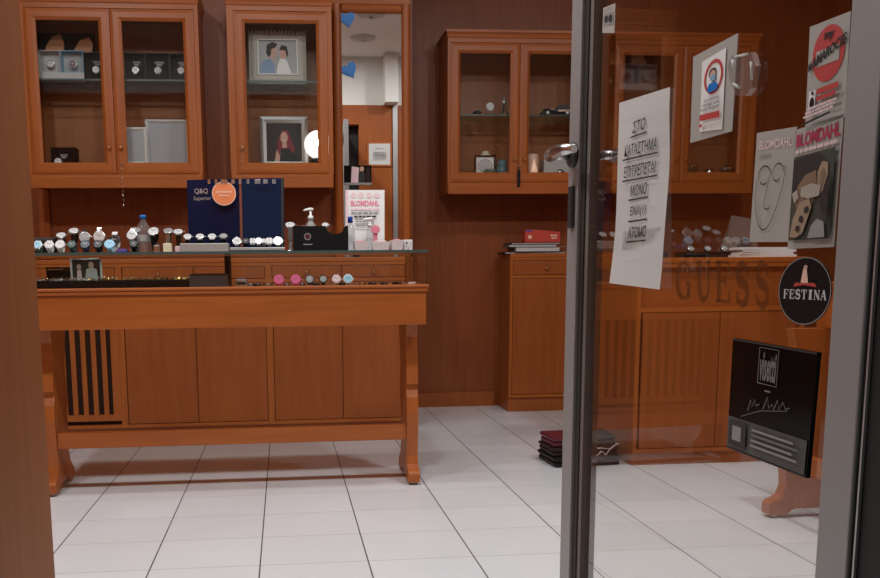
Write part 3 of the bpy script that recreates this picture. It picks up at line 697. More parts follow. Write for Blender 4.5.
# ------------------------------------------------------------------ watches
def watch(p, face_n, r, dial, case, strap, label, stand=None, zb=None, group=None, strapw=.018, loop=True, name='wrist_watch', square=False, band_r=.024, hang=True):
    """p: centre of the face, face_n: direction the face looks; strap runs in a loop behind the face; stand: material of a post down to zb"""
    p = Vector(p); n = Vector(face_n).normalized()
    t = thing(name, (p.x, p.y, zb if zb is not None else p.z-.02), label, 'watch', group)
    ax = Vector((0, 0, 1)).cross(n); ax = ax.normalized() if ax.length > .01 else Vector((1, 0, 0))
    up = n.cross(ax)
    mb = MB()
    if square:
        k = r*.86; q = [p+ax*a*k+up*b*k for a, b in ((-1, 1), (1, 1), (1, -1), (-1, -1))]; mb.prism(q, -n*.008, case)
    else: mb.lathe([(r*.9, -.009), (r, -.006), (r, -.001), (r*.93, .001), (r*.84, .0012)], p, case, axis=n, seg=20)
    cr_ = p + ax*(r*1.0) - n*.003; mb.tube([cr_, cr_+ax*.005], .0025, case, 6)
    for sg in (-1, 1):
        for s2 in (-1, 1):
            a = p + up*sg*r*.86 + ax*s2*strapw*.42 - n*.003; mb.tube([a, a+up*sg*.006-n*.003], .0022, case, 6)
    mb.build('case', t)
    mb = MB()
    if square: sheet([p+ax*a*k*.8+up*b*k*.8+n*.0012 for a, b in ((-1, 1), (1, 1), (1, -1), (-1, -1))], n, .001, dial, [('line', [(.5, .5), (.5, .85)], .04, M_ink), ('line', [(.5, .5), (.75, .6)], .04, M_ink)], mb)
    else:
        mb.lathe([(r*.83, -.0005), (r*.83, .0014)], p, dial, axis=n, seg=20)
        k = r*.8; hd = M_ink if dial in (M_dial, M_lblue, M_lpink, M_hot, M_silver) else M_dial
        decorate(mb, [p-ax*k+up*k, p+ax*k+up*k, p+ax*k-up*k, p-ax*k-up*k], n, [('line', [(.5, .5), (.30, .72)], .05, hd), ('line', [(.5, .5), (.78, .66)], .04, hd)] + [('rect', .5+.42*math.cos(q)-.02, .5+.42*math.sin(q)-.02, .5+.42*math.cos(q)+.02, .5+.42*math.sin(q)+.02, hd) for q in [PI*i/3 for i in range(6)]], .0016, .0002)
    mb.build('dial', t)
    c = p - n*(band_r+.004)
    mb = MB()
    if loop:
        mb.band(c, ax, band_r, strapw, .0028, strap, 0, 2*PI, 22, ref=n)
        if stand and hang:      # bracelet links running down from the case in front of the stand
            a = p - up*r*.95 - n*.004; d = (Vector((0, 0, -1))*.8 - n*.3).normalized(); k = 0
            while a.z > (zb+.012) and k < 7:
                q = a + d*.0075; w = strapw*(.5-.02*k); mb.prism([a-ax*w, a+ax*w, q+ax*w, q-ax*w], -n*.003, strap); a = q + d*.0008; k += 1
            if n.z < .4:
                a = p + up*r*.95 - n*.004
                for k in range(3):
                    q = a + (up*(1-.25*k) - n*.35*k).normalized()*.0075; w = strapw*(.5-.03*k); mb.prism([a-ax*w, a+ax*w, q+ax*w, q-ax*w], -n*.003, strap); a = q
        mb.build('strap', t)
    else:
        for sg in (-1, 1):
            a = p + up*sg*r*.8 - n*.006; mb.prism([a-ax*strapw/2, a+ax*strapw/2, a+ax*strapw*.42+up*sg*.035-n*.004, a-ax*strapw*.42+up*sg*.035-n*.004], -n*.002, strap)
        mb.build('strap', t)
    if stand:
        mb = MB(); b = Vector((c.x, c.y, zb)); h = max(.012, c.z-zb)
        mb.lathe([(.022, 0), (.022, .004), (.008, .007)], b, stand, seg=16); mb.box(b.x-.007, b.x+.007, b.y-.004, b.y+.004, zb+.005, zb+h, stand, .001)
        mb.band(c, ax, band_r-.004, strapw*.8, .0036, stand, -1.9, 1.9, 16, ref=n); mb.build('stand', t)
    return t
ZT_ = 1.0232; FN = Vector((0, -.86, .5))
def cuff(px, dial, case, strap, label, Y=3.545, r=.019, zb=ZT_, group='watches along the front edge of the counter top', n=FN, sq=False, sw=.018, br=.019, stand=None):
    n = n.normalized(); z = zb + br + .004
    c = Vector((X(px, Y, 246), Y+.02, z)); p = c + n*(br+.004)
    return watch(p, n, r, dial, case, strap, label, None, zb, group, sw, True, 'wrist_watch', sq, br)
G1 = 'watches along the front edge of the counter top'
cuff(37.6, M_lblue, M_silver, M_teal, 'watch with a pale blue dial, first of the front row on the counter top')
cuff(49, M_dial, M_wht, M_wht, 'all white watch in the front row, second from the black box end')
cuff(60, M_dial, M_lgrey, M_wht, 'wide pale grey and white watch in the front row of the counter top', r=.0205)
cuff(71.5, M_teal, M_teal, M_teal, 'dark green rubber watch in the front row of the counter top', r=.018)
cuff(85, M_dnavy, M_dnavy, M_dnavy, 'dark navy rubber watch in the front row of the counter top', r=.0205)
cuff(97.8, M_dgrey, M_black, M_black, 'low black watch in the front row, left of the light blue watch', r=.020)
cuff(109.4, M_lblue, M_lblue, M_lblue, 'light blue silicone watch in the front row of the counter top', r=.0215)
cuff(133.5, M_dgrey, M_black, M_black, 'low black watch in front of the water bottle', r=.017)
mb = MB(); a = at(121.5, 250, 3.55); mb.box(a.x-.022, a.x+.022, 3.545, 3.585, ZT_, ZT_+.012, M_purp, .003); mb.box(a.x-.017, a.x+.017, 3.55, 3.58, ZT_+.012, ZT_+.015, M_purp, .002)
tag(mb.build('ring_box'), 'flat violet box beside the light blue watch on the counter top', 'box')
def stand_watch(px, py, dial, case, strap, label, Y=3.68, r=.023, n=FN, stand=M_dgrey, sw=.018, grp=None, zb=ZT_, br=.022):
    p = at(px, py, Y); return watch(p, n, r, dial, case, strap, label, stand, zb, grp, sw, True, 'wrist_watch', False, br)
UPN = Vector((0, -.55, .85))
stand_watch(61, 235, M_dial, M_steel, M_steel, 'steel watch with dial tilted up, raised behind the pale grey one', n=UPN)
stand_watch(73.5, 230.5, M_dial, M_steel, M_leather, 'raised watch with a brown strap above the green rubber watch', n=UPN)
stand_watch(84.5, 237, M_dgr, M_chrome, M_leather, 'chrome watch with a dark grey dial raised above the navy rubber watch', r=.025, n=Vector((.1, -.93, .3)))
t = stand_watch(99, 236.5, M_silver, M_steel, M_steel, 'tall steel bracelet watch with a grey dial, raised left of the light blue watch', r=.027, n=Vector((0, -.97, .2)), Y=3.66)
stand_watch(114, 240, M_leather, M_dgrey, M_wht, 'watch with a dark chronograph dial on a broad white strap', r=.024, n=Vector((-.1, -.95, .3)), sw=.024, stand=M_wht)
stand_watch(131.5, 235, M_dial, M_steel, M_steel, 'steel watch with a plain white dial just left of the water bottle', r=.024, n=Vector((-.1, -.92, .35)))
stand_watch(136, 230, M_dial, M_steel, M_wht, 'watch behind the plain white dial, its top beside the water bottle', Y=3.78, n=UPN)
stand_watch(153, 231, M_dial, M_steel, M_black, 'large steel watch with a white dial tilted up just right of the water bottle', r=.026, n=Vector((-.15, -.7, .7)))
stand_watch(168, 230.5, M_silver, M_steel, M_steel, 'steel bracelet watch raised above the cream cube', r=.023, n=UPN)
stand_watch(178, 231.5, M_dial, M_steel, M_leather, 'watch with white dial on a brown strap, next to the silver riser', r=.023, n=UPN)
stand_watch(290, 224.5, M_dial, M_steel, M_steel, 'steel bracelet watch on a stand between the navy display and the black box', Y=3.62, n=UPN, stand=M_steel)
# black watch box at the end
a, b = X(32, 3.66, 245), X(53.5, 3.66, 245); t = thing('watch_box', ((a+b)/2, 3.66, ZT_), 'black watch box with a shiny sloping lid at the end of the counter top', 'box')
mb = MB(); mb.box(a, b, 3.62, 3.72, ZT_, ZT_+.048, M_velvet, .003); mb.build('base', t)
mb = MB(); mb.prism([(a-.001, 3.618, ZT_+.0485), (a-.001, 3.722, ZT_+.0485), (a-.001, 3.722, ZT_+.07), (a-.001, 3.618, ZT_+.058)], (b-a+.002, 0, 0), M_dgrey); mb.build('lid', t)
# water bottle
a = at(143.5, 250, 3.72); t = thing('water_bottle', (a.x, 3.74, ZT_), 'clear plastic water bottle with a blue cap among the watches', 'bottle')
mb = MB(); mb.lathe([(.030, 0), (.034, .006), (.034, .03), (.031, .035), (.034, .04), (.034, .075), (.032, .085), (.034, .09), (.030, .108), (.018, .128), (.0115, .138), (.0115, .15)], (a.x, 3.74, ZT_), M_clear, seg=20); mb.build('bottle_body', t)
mb = MB(); mb.lathe([(.0347, .052), (.0347, .078)], (a.x, 3.74, ZT_), M_sleeve, seg=20, cap=False); mb.build('paper_band', t)
mb = MB(); mb.lathe([(.0135, .146), (.0135, .16), (.012, .163)], (a.x, 3.74, ZT_), M_blue, seg=18); mb.build('cap', t, 'blue screw cap')
# small cubes
for px, m, s, lb in ((157, M_steel, .026, 'small polished steel cube stand in front of the water bottle'), (167.6, M_cream, .034, 'cream cube with dark sides below the steel bracelet watch'), (178, M_lpink, .022, 'small pale pink cube next to the silver riser')):
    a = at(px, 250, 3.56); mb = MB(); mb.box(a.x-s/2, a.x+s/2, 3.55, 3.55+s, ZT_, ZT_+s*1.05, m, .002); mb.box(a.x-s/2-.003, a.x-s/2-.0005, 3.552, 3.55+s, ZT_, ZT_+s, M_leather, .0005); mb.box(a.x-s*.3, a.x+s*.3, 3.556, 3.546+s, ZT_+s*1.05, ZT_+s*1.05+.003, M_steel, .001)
    tag(mb.build('display_cube'), lb, 'display stand')
# risers with watches
a, b = X(180, 3.53, 248), X(228.5, 3.53, 248); zr = ZT_+.036
t = thing('display_riser', ((a+b)/2, 3.56, ZT_), 'higher silver riser box with four black cushioned watches in front of the navy display', 'display stand')
mb = MB(); mb.box(a, b, 3.53, 3.62, ZT_, zr-.002, M_satin, .002); mb.build('box', t); mb = MB(); mb.box(a+.002, b-.002, 3.532, 3.618, zr-.002, zr, M_velvet); mb.build('velvet_top', t)
for px, dl, lb in ((187.5, M_dial, 'first watch on the higher silver riser, white dial'), (200, M_dial, 'second watch on the higher silver riser, wide white dial'), (212, M_dial, 'third watch on the higher silver riser, white dial'), (223.5, M_dgr, 'last watch on the higher silver riser, dark dial')):
    cuff(px, dl, M_steel if dl is M_dial else M_dgrey, M_black, lb, Y=3.535, r=.019, zb=zr+.0005, group='watches on the higher riser', n=Vector((0, -.6, .8)), br=.011)
a2, b2 = X(229.5, 3.53, 250), X(285, 3.53, 250); zr2 = ZT_+.018
t = thing('display_riser', ((a2+b2)/2, 3.56, ZT_), 'lower silver riser in front of the glossy half of the navy display', 'display stand')
mb = MB(); mb.box(a2, b2, 3.535, 3.60, ZT_+.004, zr2-.002, M_satin, .002); mb.box(a2+.02, b2-.02, 3.54, 3.595, ZT_, ZT_+.004, M_dgrey); mb.build('box', t); mb = MB(); mb.box(a2+.002, b2-.002, 3.537, 3.598, zr2-.002, zr2, M_velvet); mb.build('velvet_top', t)
for px, dl, cs, sp, r, sq, lb in ((237, M_dial, M_steel, M_black, .020, False, 'chrome watch at the start of the lower silver riser'), (246, M_dgrey, M_black, M_black, .014, False, 'small black watch on the lower silver riser'), (252.7, M_dial, M_wht, M_leather, .013, True, 'small square white watch on the lower silver riser'),
        (258.7, M_silver, M_steel, M_steel, .017, False, 'round silver watch next to the small square one on the lower riser'), (264, M_dial, M_steel, M_wht, .011, False, 'smallest white watch on the lower silver riser'), (269.3, M_dial, M_wht, M_wht, .015, True, 'larger square white watch on the lower silver riser'), (278, M_silver, M_steel, M_steel, .022, False, 'big round silver watch at the end of the lower riser')):
    cuff(px, dl, cs, sp, lb, Y=3.54, r=r, zb=zr2+.0005, group='watches on the lower riser', n=Vector((0, -.85, .5)), sq=sq, sw=.012, br=.012)
# navy display stand
t = thing('display_stand', (at(236, 250, 3.68).x, 3.68, ZT_), 'folding navy blue watch display with white lettering and an orange disc', 'display stand')
Ya, Yb = 3.70, 3.66
qa = [at(186.8, 180, Ya), at(239, 178.5, Ya-.03), at(240.5, 252, Ya-.03), at(189, 252, Ya)]
for q in (qa,): q[2].z = q[3].z = ZT_
mb = sheet(qa, (0, -1, 0), .012, M_navy, [('text', 'Q&Q', .14, .80, .40, .88, M_silver, {'bold': .01}), ('text', 'Superior', .12, .705, .46, .775, M_silver)]); pa = mb.build('printed_panel', t)
cc = at(224, 193.5, 3.655); rr = (at(236, 193, 3.655)-at(224, 193, 3.655)).length
mb = MB(); mb.lathe([(rr, 0), (rr, .003)], cc, M_peach, axis=(0, -1, 0), seg=32); mb.lathe([(rr*.92, .003), (rr*.92, .0036)], cc, M_orange, axis=(0, -1, 0), seg=32)
e_ = Vector((rr, 0, 0)); f_ = Vector((0, 0, rr)); o_ = cc+Vector((0, -.0037, 0)); decorate(mb, [o_-e_+f_, o_+e_+f_, o_+e_-f_, o_-e_-f_], (0, -1, 0), [*lines(.17, .83, .50, .62, 1, M_peach), *lines(.28, .74, .36, .46, 1, M_peach)], .0003); mb.build('orange_disc', t, 'orange paper disc with a pale rim')
qb = [at(241.5, 178.5, Yb+.01), at(284, 178, Yb+.02), at(284.5, 252, Yb+.02), at(243, 252, Yb+.01)]; qb[2].z = qb[3].z = ZT_
mb = sheet(qb, (0, -1, 0), .014, M_navyg, [('rect', .93, 0, .985, 1, M_dgrey), ('rect', .0, .0, .02, 1, M_navy)]); mb.build('glossy_panel', t)
mb = MB(); mb.prism([qa[1]+Vector((0, -.002, 0)), qb[0]+Vector((0, -.002, 0)), qb[3]+Vector((0, -.002, 0)), qa[2]+Vector((0, -.002, 0))], (0, .012, 0), mat('copper strip', (.30, .10, .06), .4, .4)); mb.build('copper_strip', t)
for k, (px, w_) in enumerate(((209, 3), (216, 3), (224, 7), (233, 4), (240, 3), (248, 3), (257.5, 6), (265.5, 5), (274, 4))):
    a = at(px-w_/2, 179.5, 3.65); b = at(px+w_/2, 183.5, 3.65); mb = MB(); mb.box(a.x, b.x, 3.648, 3.653, b.z, a.z, M_chrome, .001); mb.build('raised_letter', t, 'shiny raised letter')
# black box with a scooped corner
a, b = at(293.5, 251, 3.56), at(348.5, 251, 3.56); zt_ = Z(226, 3.56, 320); pts = [(a.x, ZT_), (b.x, ZT_), (b.x, zt_)]
sx, ex = X(326, 3.56), X(341, 3.56); zl = Z(234, 3.56, 330)
pts += [(ex+.02, zt_)] + [((sx+ex+.02)/2+(ex+.02-sx)/2*math.cos(q), zt_+(zl-zt_)*math.sin(q)) for q in [PI*i/10 for i in range(1, 10)]] + [(sx, zt_), (a.x, zt_)]
t = thing('leaflet_box', ((a.x+b.x)/2, 3.6, ZT_), 'black open box with a scooped edge and a small round red emblem', 'box')
mb = MB(); mb.prism([(x, 3.56, z) for x, z in pts], (0, .004, 0), M_black); o_ = [(a.x, 3.56, zt_), (b.x, 3.56, zt_), (b.x, 3.56, ZT_), (a.x, 3.56, ZT_)]
decorate(mb, o_, (0, -1, 0), [('ring', .26, .58, .062, .145, .25, M_grey), ('ell', .26, .58, .045, .105, M_maroon), ('rect', .18, .245, .345, .285, M_grey)], .0004); mb.build('front_panel', t)
mb = MB(); mb.prism([(x, 3.64, z) for x, z in pts], (0, .004, 0), M_black); mb.box(a.x, a.x+.004, 3.564, 3.64, ZT_, zt_, M_black); mb.box(b.x-.004, b.x, 3.564, 3.64, ZT_, zt_, M_black); mb.box(a.x+.004, b.x-.004, 3.564, 3.64, ZT_, ZT_+.004, M_black); mb.build('box_sides', t)
p = at(325.3, 223, 3.60); mb = None
watch(Vector((p.x, 3.60, zt_+.008)), (0, -.6, .8), .016, M_dial, M_chrome, M_black, 'small chrome watch lying on the rim of the black scooped box', None, zt_, None, .012, True, 'wrist_watch', False, .010)
def pump(px, Y, zb, h, m, lb, r=.024):
    a = at(px, 240, Y); t = thing('pump_bottle', (a.x, Y, zb), lb, 'bottle'); c = (a.x, Y, zb)
    mb = MB(); mb.lathe([(r*.95, 0), (r, .004), (r, h*.55), (r*.8, h*.64), (r*.45, h*.68), (r*.45, h*.72)], c, m, seg=18); mb.build('bottle_body', t)
    mb = MB(); mb.lathe([(r*.5, h*.72), (r*.5, h*.82), (r*.22, h*.83), (r*.22, h*.93)], c, M_wht, seg=14); mb.tube([(a.x+.012, Y, zb+h*.96), (a.x, Y, zb+h*.97), (a.x-.022, Y-.004, zb+h*.955), (a.x-.030, Y-.005, zb+h*.93)], [.007, .0075, .005, .004], M_wht); mb.build('pump_head', t, 'white pump head'); return t
zp_ = Z(208, 3.70, 310)
pump(311, 3.70, ZT_, zp_-ZT_, M_grey, 'grey pump bottle with a white head behind the black scooped box')
for px, lb, r in ((303.5, 'small glass dome leaning behind the black scooped box, left one', .014), (309, 'glass perfume stopper in front of the pump bottle', .018)):
    a = at(px, 226, 3.615); mb = MB(); mb.lathe([(.012, 0), (.012, .06), (r, .068), (r, .085), (r*.7, .098), (.004, .104)], (a.x, 3.61, ZT_+.0045), M_clear, seg=16); mb.lathe([(r*.55, .07), (r*.55, .08)], (a.x, 3.61, ZT_+.0045), M_silver, seg=12); tag(mb.build('glass_vial'), lb, 'vial')
# counter card, bottles and trays
q = [at(345.5, 190, 3.78), at(384.5, 190, 3.78), at(384.5, 250, 3.74), at(345.5, 250, 3.74)]; q[2].z = q[3].z = ZT_
mb = sheet(q, (0, -1, .05), .004, M_bright, [('rect', .0, .12, .07, 1, M_lpink), ('text', 'BLOMDAHL', .13, .735, .86, .83, M_pink, {'bold': .04}), ('ell', .2, .91, .07, .045, M_lpink), ('ell', .4, .91, .07, .045, M_lpink), ('ell', .6, .91, .07, .045, M_lpink), ('ell', .8, .91, .07, .045, M_lpink),
    *lines(.14, .86, .66, .71, 1, M_lpink), *lines(.14, .88, .605, .65, 1, M_grey), *lines(.22, .80, .54, .59, 1, M_ink)] + lines(.25, .75, .40, .53, 4, M_grey))
mb.box(q[2].x-.14, q[2].x-.02, 3.746, 3.80, ZT_, ZT_+.003, M_bright); tag(mb.build('counter_card'), 'white and pink counter card standing behind the small trays in front of the mirror', 'card')
a = at(350.5, 240, 3.68); t = thing('spirit_bottle', (a.x, 3.68, ZT_), 'slim clear bottle with a dark blue cap in front of the pink card', 'bottle')
mb = MB(); mb.lathe([(.020, 0), (.021, .005), (.021, .085), (.016, .105), (.008, .118), (.008, .125)], (a.x, 3.68, ZT_), M_clear, seg=18); mb.build('bottle_body', t)
mb = MB(); mb.lathe([(.011, .122), (.011, .146), (.010, .148)], (a.x, 3.68, ZT_), mat('royal blue cap', (.01, .06, .40), .35), seg=16); mb.build('cap', t)
pump(370, 3.68, ZT_, Z(218, 3.68, 370)-ZT_, M_clear, 'small clear pump bottle with a white head in front of the pink card', .017)
a = at(375.5, 229.5, 3.66); mb = MB(); mb.lathe([(.0175, 0), (.019, .001), (.019, .003), (.0165, .0035)], a, M_pink, axis=(0, -1, 0), seg=24); mb.prism([(a.x-.009, 3.661, a.z-.014), (a.x+.009, 3.661, a.z-.014), (a.x+.009, 3.661, ZT_), (a.x-.009, 3.661, ZT_)], (0, .003, 0), M_pink)
tag(mb.build('rosette_badge'), 'pink rosette badge standing before the pink counter card', 'badge')
M_trayp = mat('blush white plastic', (.80, .69, .69), .4)
def tray(x0, x1, y0, y1, h, lb, fill):
    t = thing('counter_tray', ((x0+x1)/2, (y0+y1)/2, ZT_), lb, 'tray', 'small white trays on the counter top')
    mb = MB(); i = .004; o = .003
    R0 = [(x0+.004, y0+.004, ZT_), (x1-.004, y0+.004, ZT_), (x1-.004, y1-.004, ZT_), (x0+.004, y1-.004, ZT_)]; R1 = [(x0, y0, ZT_+h), (x1, y0, ZT_+h), (x1, y1, ZT_+h), (x0, y1, ZT_+h)]
    R2 = [(x0+i, y0+i, ZT_+h), (x1-i, y0+i, ZT_+h), (x1-i, y1-i, ZT_+h), (x0+i, y1-i, ZT_+h)]; R3 = [(x0+.008, y0+.008, ZT_+o), (x1-.008, y0+.008, ZT_+o), (x1-.008, y1-.008, ZT_+o), (x0+.008, y1-.008, ZT_+o)]
    mb.loft([R0, R1, R2, R3], M_trayp, True, False); mb.build('tray_shell', t)
    mb = MB(); mb.box(x0+.012, x1-.012, y0+.012, y1-.006, ZT_+o, ZT_+h+.004, fill, .003); mb.build('card_insert', t, 'pink card standing in the tray')
tray(X(354.5, 3.54), X(368, 3.54), 3.54, 3.60, .038, 'small white tray with pink cards, nearest the black scooped box', M_pink)
tray(X(372.5, 3.54), X(390, 3.54), 3.54, 3.60, .036, 'widest white tray with pale pink cards, middle of the three', M_lpink)
tray(X(391.5, 3.54), X(403.5, 3.54), 3.54, 3.61, .042, 'small white tray with pink cards beside the dotted carton', M_pink)
a, b = X(404.5, 3.56), X(412.5, 3.56); q = [(a, 3.56, ZT_+.044), (b, 3.56, ZT_+.044), (b, 3.56, ZT_), (a, 3.56, ZT_)]
mb = MB(); mb.box(a, b, 3.56, 3.62, ZT_, ZT_+.044, M_bright, .001); decorate(mb, q, (0, -1, 0), [('ell', .28, .68, .12, .10, M_ink), ('ell', .75, .68, .12, .10, M_lgrey), ('line', [(.05, .42), (.95, .42)], .04, M_lgrey), ('rect', .4, .12, .6, .25, M_pink)], .0006)
tag(mb.build('small_carton'), 'little white carton with a black dot at the end of the trays', 'box')

# ------------------------------------------------------------------ inside the glass case
ZC_ = .8800
a, b = X(30, 3.515, 286), X(188, 3.515, 286)
t = thing('jewellery_tray', ((a+b)/2, 3.6, ZC_), 'long black velvet jewellery tray in the left half of the glass case', 'tray')
mb = MB(); mb.box(a, b, 3.515, 3.70, ZC_, ZC_+.030, M_velvet, .002); mb.build('tray_base', t)
gold = MB()
for i in range(230):
    x = random.uniform(a+.01, b-.01); y = random.uniform(3.525, 3.69); s = random.uniform(.0035, .007); z = ZC_+.0305; mm = M_gold if x > a+.28 or random.random() < .25 else M_steel
    ax_ = Vector((random.uniform(-1, 1), random.uniform(-1, 1), random.uniform(.1, .5))).normalized()
    gold.band((x, y, z+s*.9), ax_, s*.75, .002, .0012, mm, 0, 2*PI, 8)
    if i % 4 == 0: gold.ball((x, y, z+s*1.9), .0026, M_chrome, 6)
tag(gold.build('jewellery'), 'rows of small gold and silver rings lying on the black velvet tray', 'jewellery', None, 'stuff')
a, b = X(189, 3.53, 280), X(226.5, 3.53, 280)
mb = MB(); mb.prism([(a, 3.53, ZC_), (b+.008, 3.53, ZC_), (b, 3.55, ZC_+.052), (a, 3.55, ZC_+.052)], (0, .10, 0), M_leather)
mb.box(a+.01, b-.01, 3.552, 3.648, ZC_+.0525, ZC_+.0545, M_leather, .001); tag(mb.build('display_block'), 'dark brown leather display block inside the glass case', 'display block')
# photo in a chrome frame and a dark box, standing in the case
q = [at(70, 253, 3.72), at(103, 253, 3.72), at(102.5, 281, 3.70), at(71, 283, 3.70)]
for v in q[2:]: v.z = ZC_
q[0].z = q[1].z = ZC_+.125
t = thing('framed_photograph', (q[2].x, 3.72, ZC_), 'chrome photo frame showing two people, standing inside the glass case', 'picture frame')
mb = MB(); w_ = .008; Y_ = 3.70; x0, x1, z0, z1 = q[3].x, q[2].x, ZC_, q[0].z
for bx in ((x0, x0+w_, z0, z1), (x1-w_, x1, z0, z1), (x0+w_, x1-w_, z1-w_, z1), (x0+w_, x1-w_, z0, z0+w_)): mb.box(bx[0], bx[1], Y_, Y_+.012, bx[2], bx[3], M_foil, .002)
mb.build('frame', t)
mb = sheet([(x0+w_, Y_+.004, z1-w_), (x1-w_, Y_+.004, z1-w_), (x1-w_, Y_+.004, z0+w_), (x0+w_, Y_+.004, z0+w_)], (0, -1, 0), .004, M_dhair, [('poly', [(.42, .12), (.92, .12), (.88, .62), (.70, .72), (.50, .64)], M_lgrey), ('ell', .68, .80, .10, .13, M_skin), ('poly', [(.14, .12), (.34, .12), (.32, .60), (.18, .6)], M_lpink), ('ell', .24, .72, .08, .12, M_skin)]); mb.build('photograph', t)
a, b = X(47, 3.72, 275), X(69, 3.72, 275); mb = MB(); mb.box(a, b, 3.71, 3.80, ZC_, ZC_+.075, M_velvet, .002); mb.box(a-.001, b+.001, 3.708, 3.80, ZC_+.076, ZC_+.088, M_leather, .002); mb.box(a+.01, b-.02, 3.7065, 3.7085, ZC_+.0775, ZC_+.080, M_silver)
tag(mb.build('jewel_box'), 'dark closed jewel box beside the chrome photo frame in the glass case', 'box')
def case_watch(px, dial, case, strap, lb, r=.019, Y=3.53, sq=False, sw=.014, br=.015): cuff(px, dial, case, strap, lb, Y=Y, r=r, zb=ZC_, group='watches inside the glass case', n=Vector((0, -.93, .36)), sq=sq, sw=sw, br=br)
case_watch(278, M_hot, M_hot, M_hot, 'hot pink watch in the glass case, left one of the two', r=.022)
case_watch(295, M_hot, M_hot, M_pink, 'hot pink watch in the glass case beside the little grey dial', r=.022)
case_watch(309, M_dgr, M_dgrey, M_dgrey, 'grey oval-dial watch in the glass case, right of the pink pair', r=.018)
case_watch(322.7, M_dgr, M_black, M_black, 'black watch with a grey dial in the glass case', r=.0165)
case_watch(336, M_lpink, M_lpink, M_lpink, 'pale pink watch in the glass case', r=.019)
case_watch(347.7, M_lblue, M_wht, M_sky, 'pale blue watch in the glass case, last of the upright watches', r=.0205)
a = at(241.5, 283, 3.54); t = thing('bracelet_watch', (a.x, 3.55, ZC_), 'wide silver bracelet watch lying beside the dark divider in the glass case', 'watch')
mb = MB(); mb.band((a.x, 3.56, ZC_+.019), (0, 1, 0), .015, .03, .003, M_chrome, 0, 2*PI, 18); mb.build('bracelet', t); mb = MB(); mb.box(a.x-.026, a.x+.026, 3.530, 3.540, ZC_, ZC_+.030, M_chrome, .004); mb.build('case', t); mb = MB(); mb.box(a.x-.019, a.x+.019, 3.5285, 3.5302, ZC_+.006, ZC_+.018, M_leather, .0005); mb.build('dial', t)
kinds = [(M_chrome, 'silver'), (M_leather, 'dark brown'), (M_gold, 'gold'), (M_black, 'black'), (M_lpink, 'pale pink')]
for px, k, r, lb in ((250, 0, .016, 'silver chain loop beside the wide bracelet watch in the case'), (257, 3, .015, 'black cord bracelet lying in the case near the silver chain loop'), (268, 0, .018, 'silver bangle lying left of the hot pink watches'), (287, 0, .013, 'silver ring band lying between the two hot pink watches'),
        (302, 0, .011, 'thin silver ring band right of the second hot pink watch'), (316, 3, .014, 'black band lying between the grey and the black watch'), (342, 3, .012, 'black band lying between the pale pink and the pale blue watch'), (362, 2, .014, 'gold bangle lying right of the pale blue watch'), (372, 1, .016, 'dark brown bracelet near the gold bangle in the case'), (384, 3, .013, 'black bracelet lying flat near the end of the case'), (397, 1, .018, 'dark brown bracelet with a bright clasp near the case end'), (402, 0, .012, 'silver clasp bracelet near the case end'), (412, 4, .016, 'pale pink bangle, last piece at the end of the glass case')):
    a = at(px, 284, 3.56); mb = MB(); mb.band((a.x, 3.56, ZC_+.0045), (0, .12, 1), r, .0075, .0025, kinds[k][0], 0, 2*PI, 18); mb.box(a.x-.003, a.x+.003, 3.56-r-.004, 3.56-r-.0005, ZC_, ZC_+.010, kinds[k][0], .001); mb.ball((a.x+.004, 3.56-r-.0035, ZC_+.0065), .0028, M_chrome, 6); tag(mb.build('bracelet'), lb, 'bracelet', 'loose bracelets in the glass case')

# ------------------------------------------------------------------ inside the wall cabinets
ZSH = 2.0062; ZB = zs+.0566
def boxed_watch(px0, px1, py0, py1, Y, zb, shell, inner, dial, strap, lb, wl, deep=.05, mark=True):
    x0, x1 = X(px0, Y, py1), X(px1, Y, py1); zt = zb + (py1-py0)/F*Y
    t = thing('watch_box', ((x0+x1)/2, Y, zb), lb, 'box'); w = .003; mb = MB()
    mb.box(x0, x0+w, Y, Y+deep, zb, zt, shell); mb.box(x1-w, x1, Y, Y+deep, zb, zt, shell); mb.box(x0+w, x1-w, Y, Y+deep, zb, zb+w, shell); mb.box(x0+w, x1-w, Y, Y+deep, zt-w, zt, shell); mb.build('shell', t)
    mb = MB(); mb.box(x0+w, x1-w, Y+deep-.006, Y+deep, zb+w, zt-w, inner)
    if mark: decorate(mb, [(x0, Y+deep-.006, zt), (x1, Y+deep-.006, zt), (x1, Y+deep-.006, zb), (x0, Y+deep-.006, zb)], (0, -1, 0), [('rect', .35, .70, .75, .76, M_grey), ('poly', [(.40, .68), (.70, .68), (.62, .60), (.48, .60)], M_grey)])
    mb.build('lining', t)
    xm = (x0+x1)/2; zm = zb + (zt-zb)*.42
    watch((xm, Y+.018, zm), (0, -1, .12), .021, dial, M_steel, strap, wl, None, zb, 'boxed watches in the left wall cabinet', .018, True, 'wrist_watch', False, .0095)
Ys = 4.965
a, b = X(39, Ys, 90), X(85, Ys, 90); hp = 7/F*Ys
mb = MB(); mb.box(a, b, Ys-.005, Ys+.07, ZSH, ZSH+hp-.001, M_lgrey, .001); mb.box(a+.005, b-.005, Ys, Ys+.065, ZSH+hp-.001, ZSH+hp-.0003, M_wht); tag(mb.build('plinth_block'), 'pale grey plinth under the white and the blue watch boxes', 'display stand')
boxed_watch(39.5, 61.5, 66, 86, Ys, ZSH+hp, M_lgrey, M_lgrey, M_dial, M_maroon, 'pale grey open watch box, first on the cabinet shelf', 'white-dialled watch with a maroon strap in the pale grey box', mark=False)
boxed_watch(62.3, 84.5, 66, 86, Ys, ZSH+hp, M_sky, M_pgrey, M_maroon, M_dgrey, 'sky blue open watch box next to the pale grey one', 'watch with a red dial in the sky blue box', mark=False)
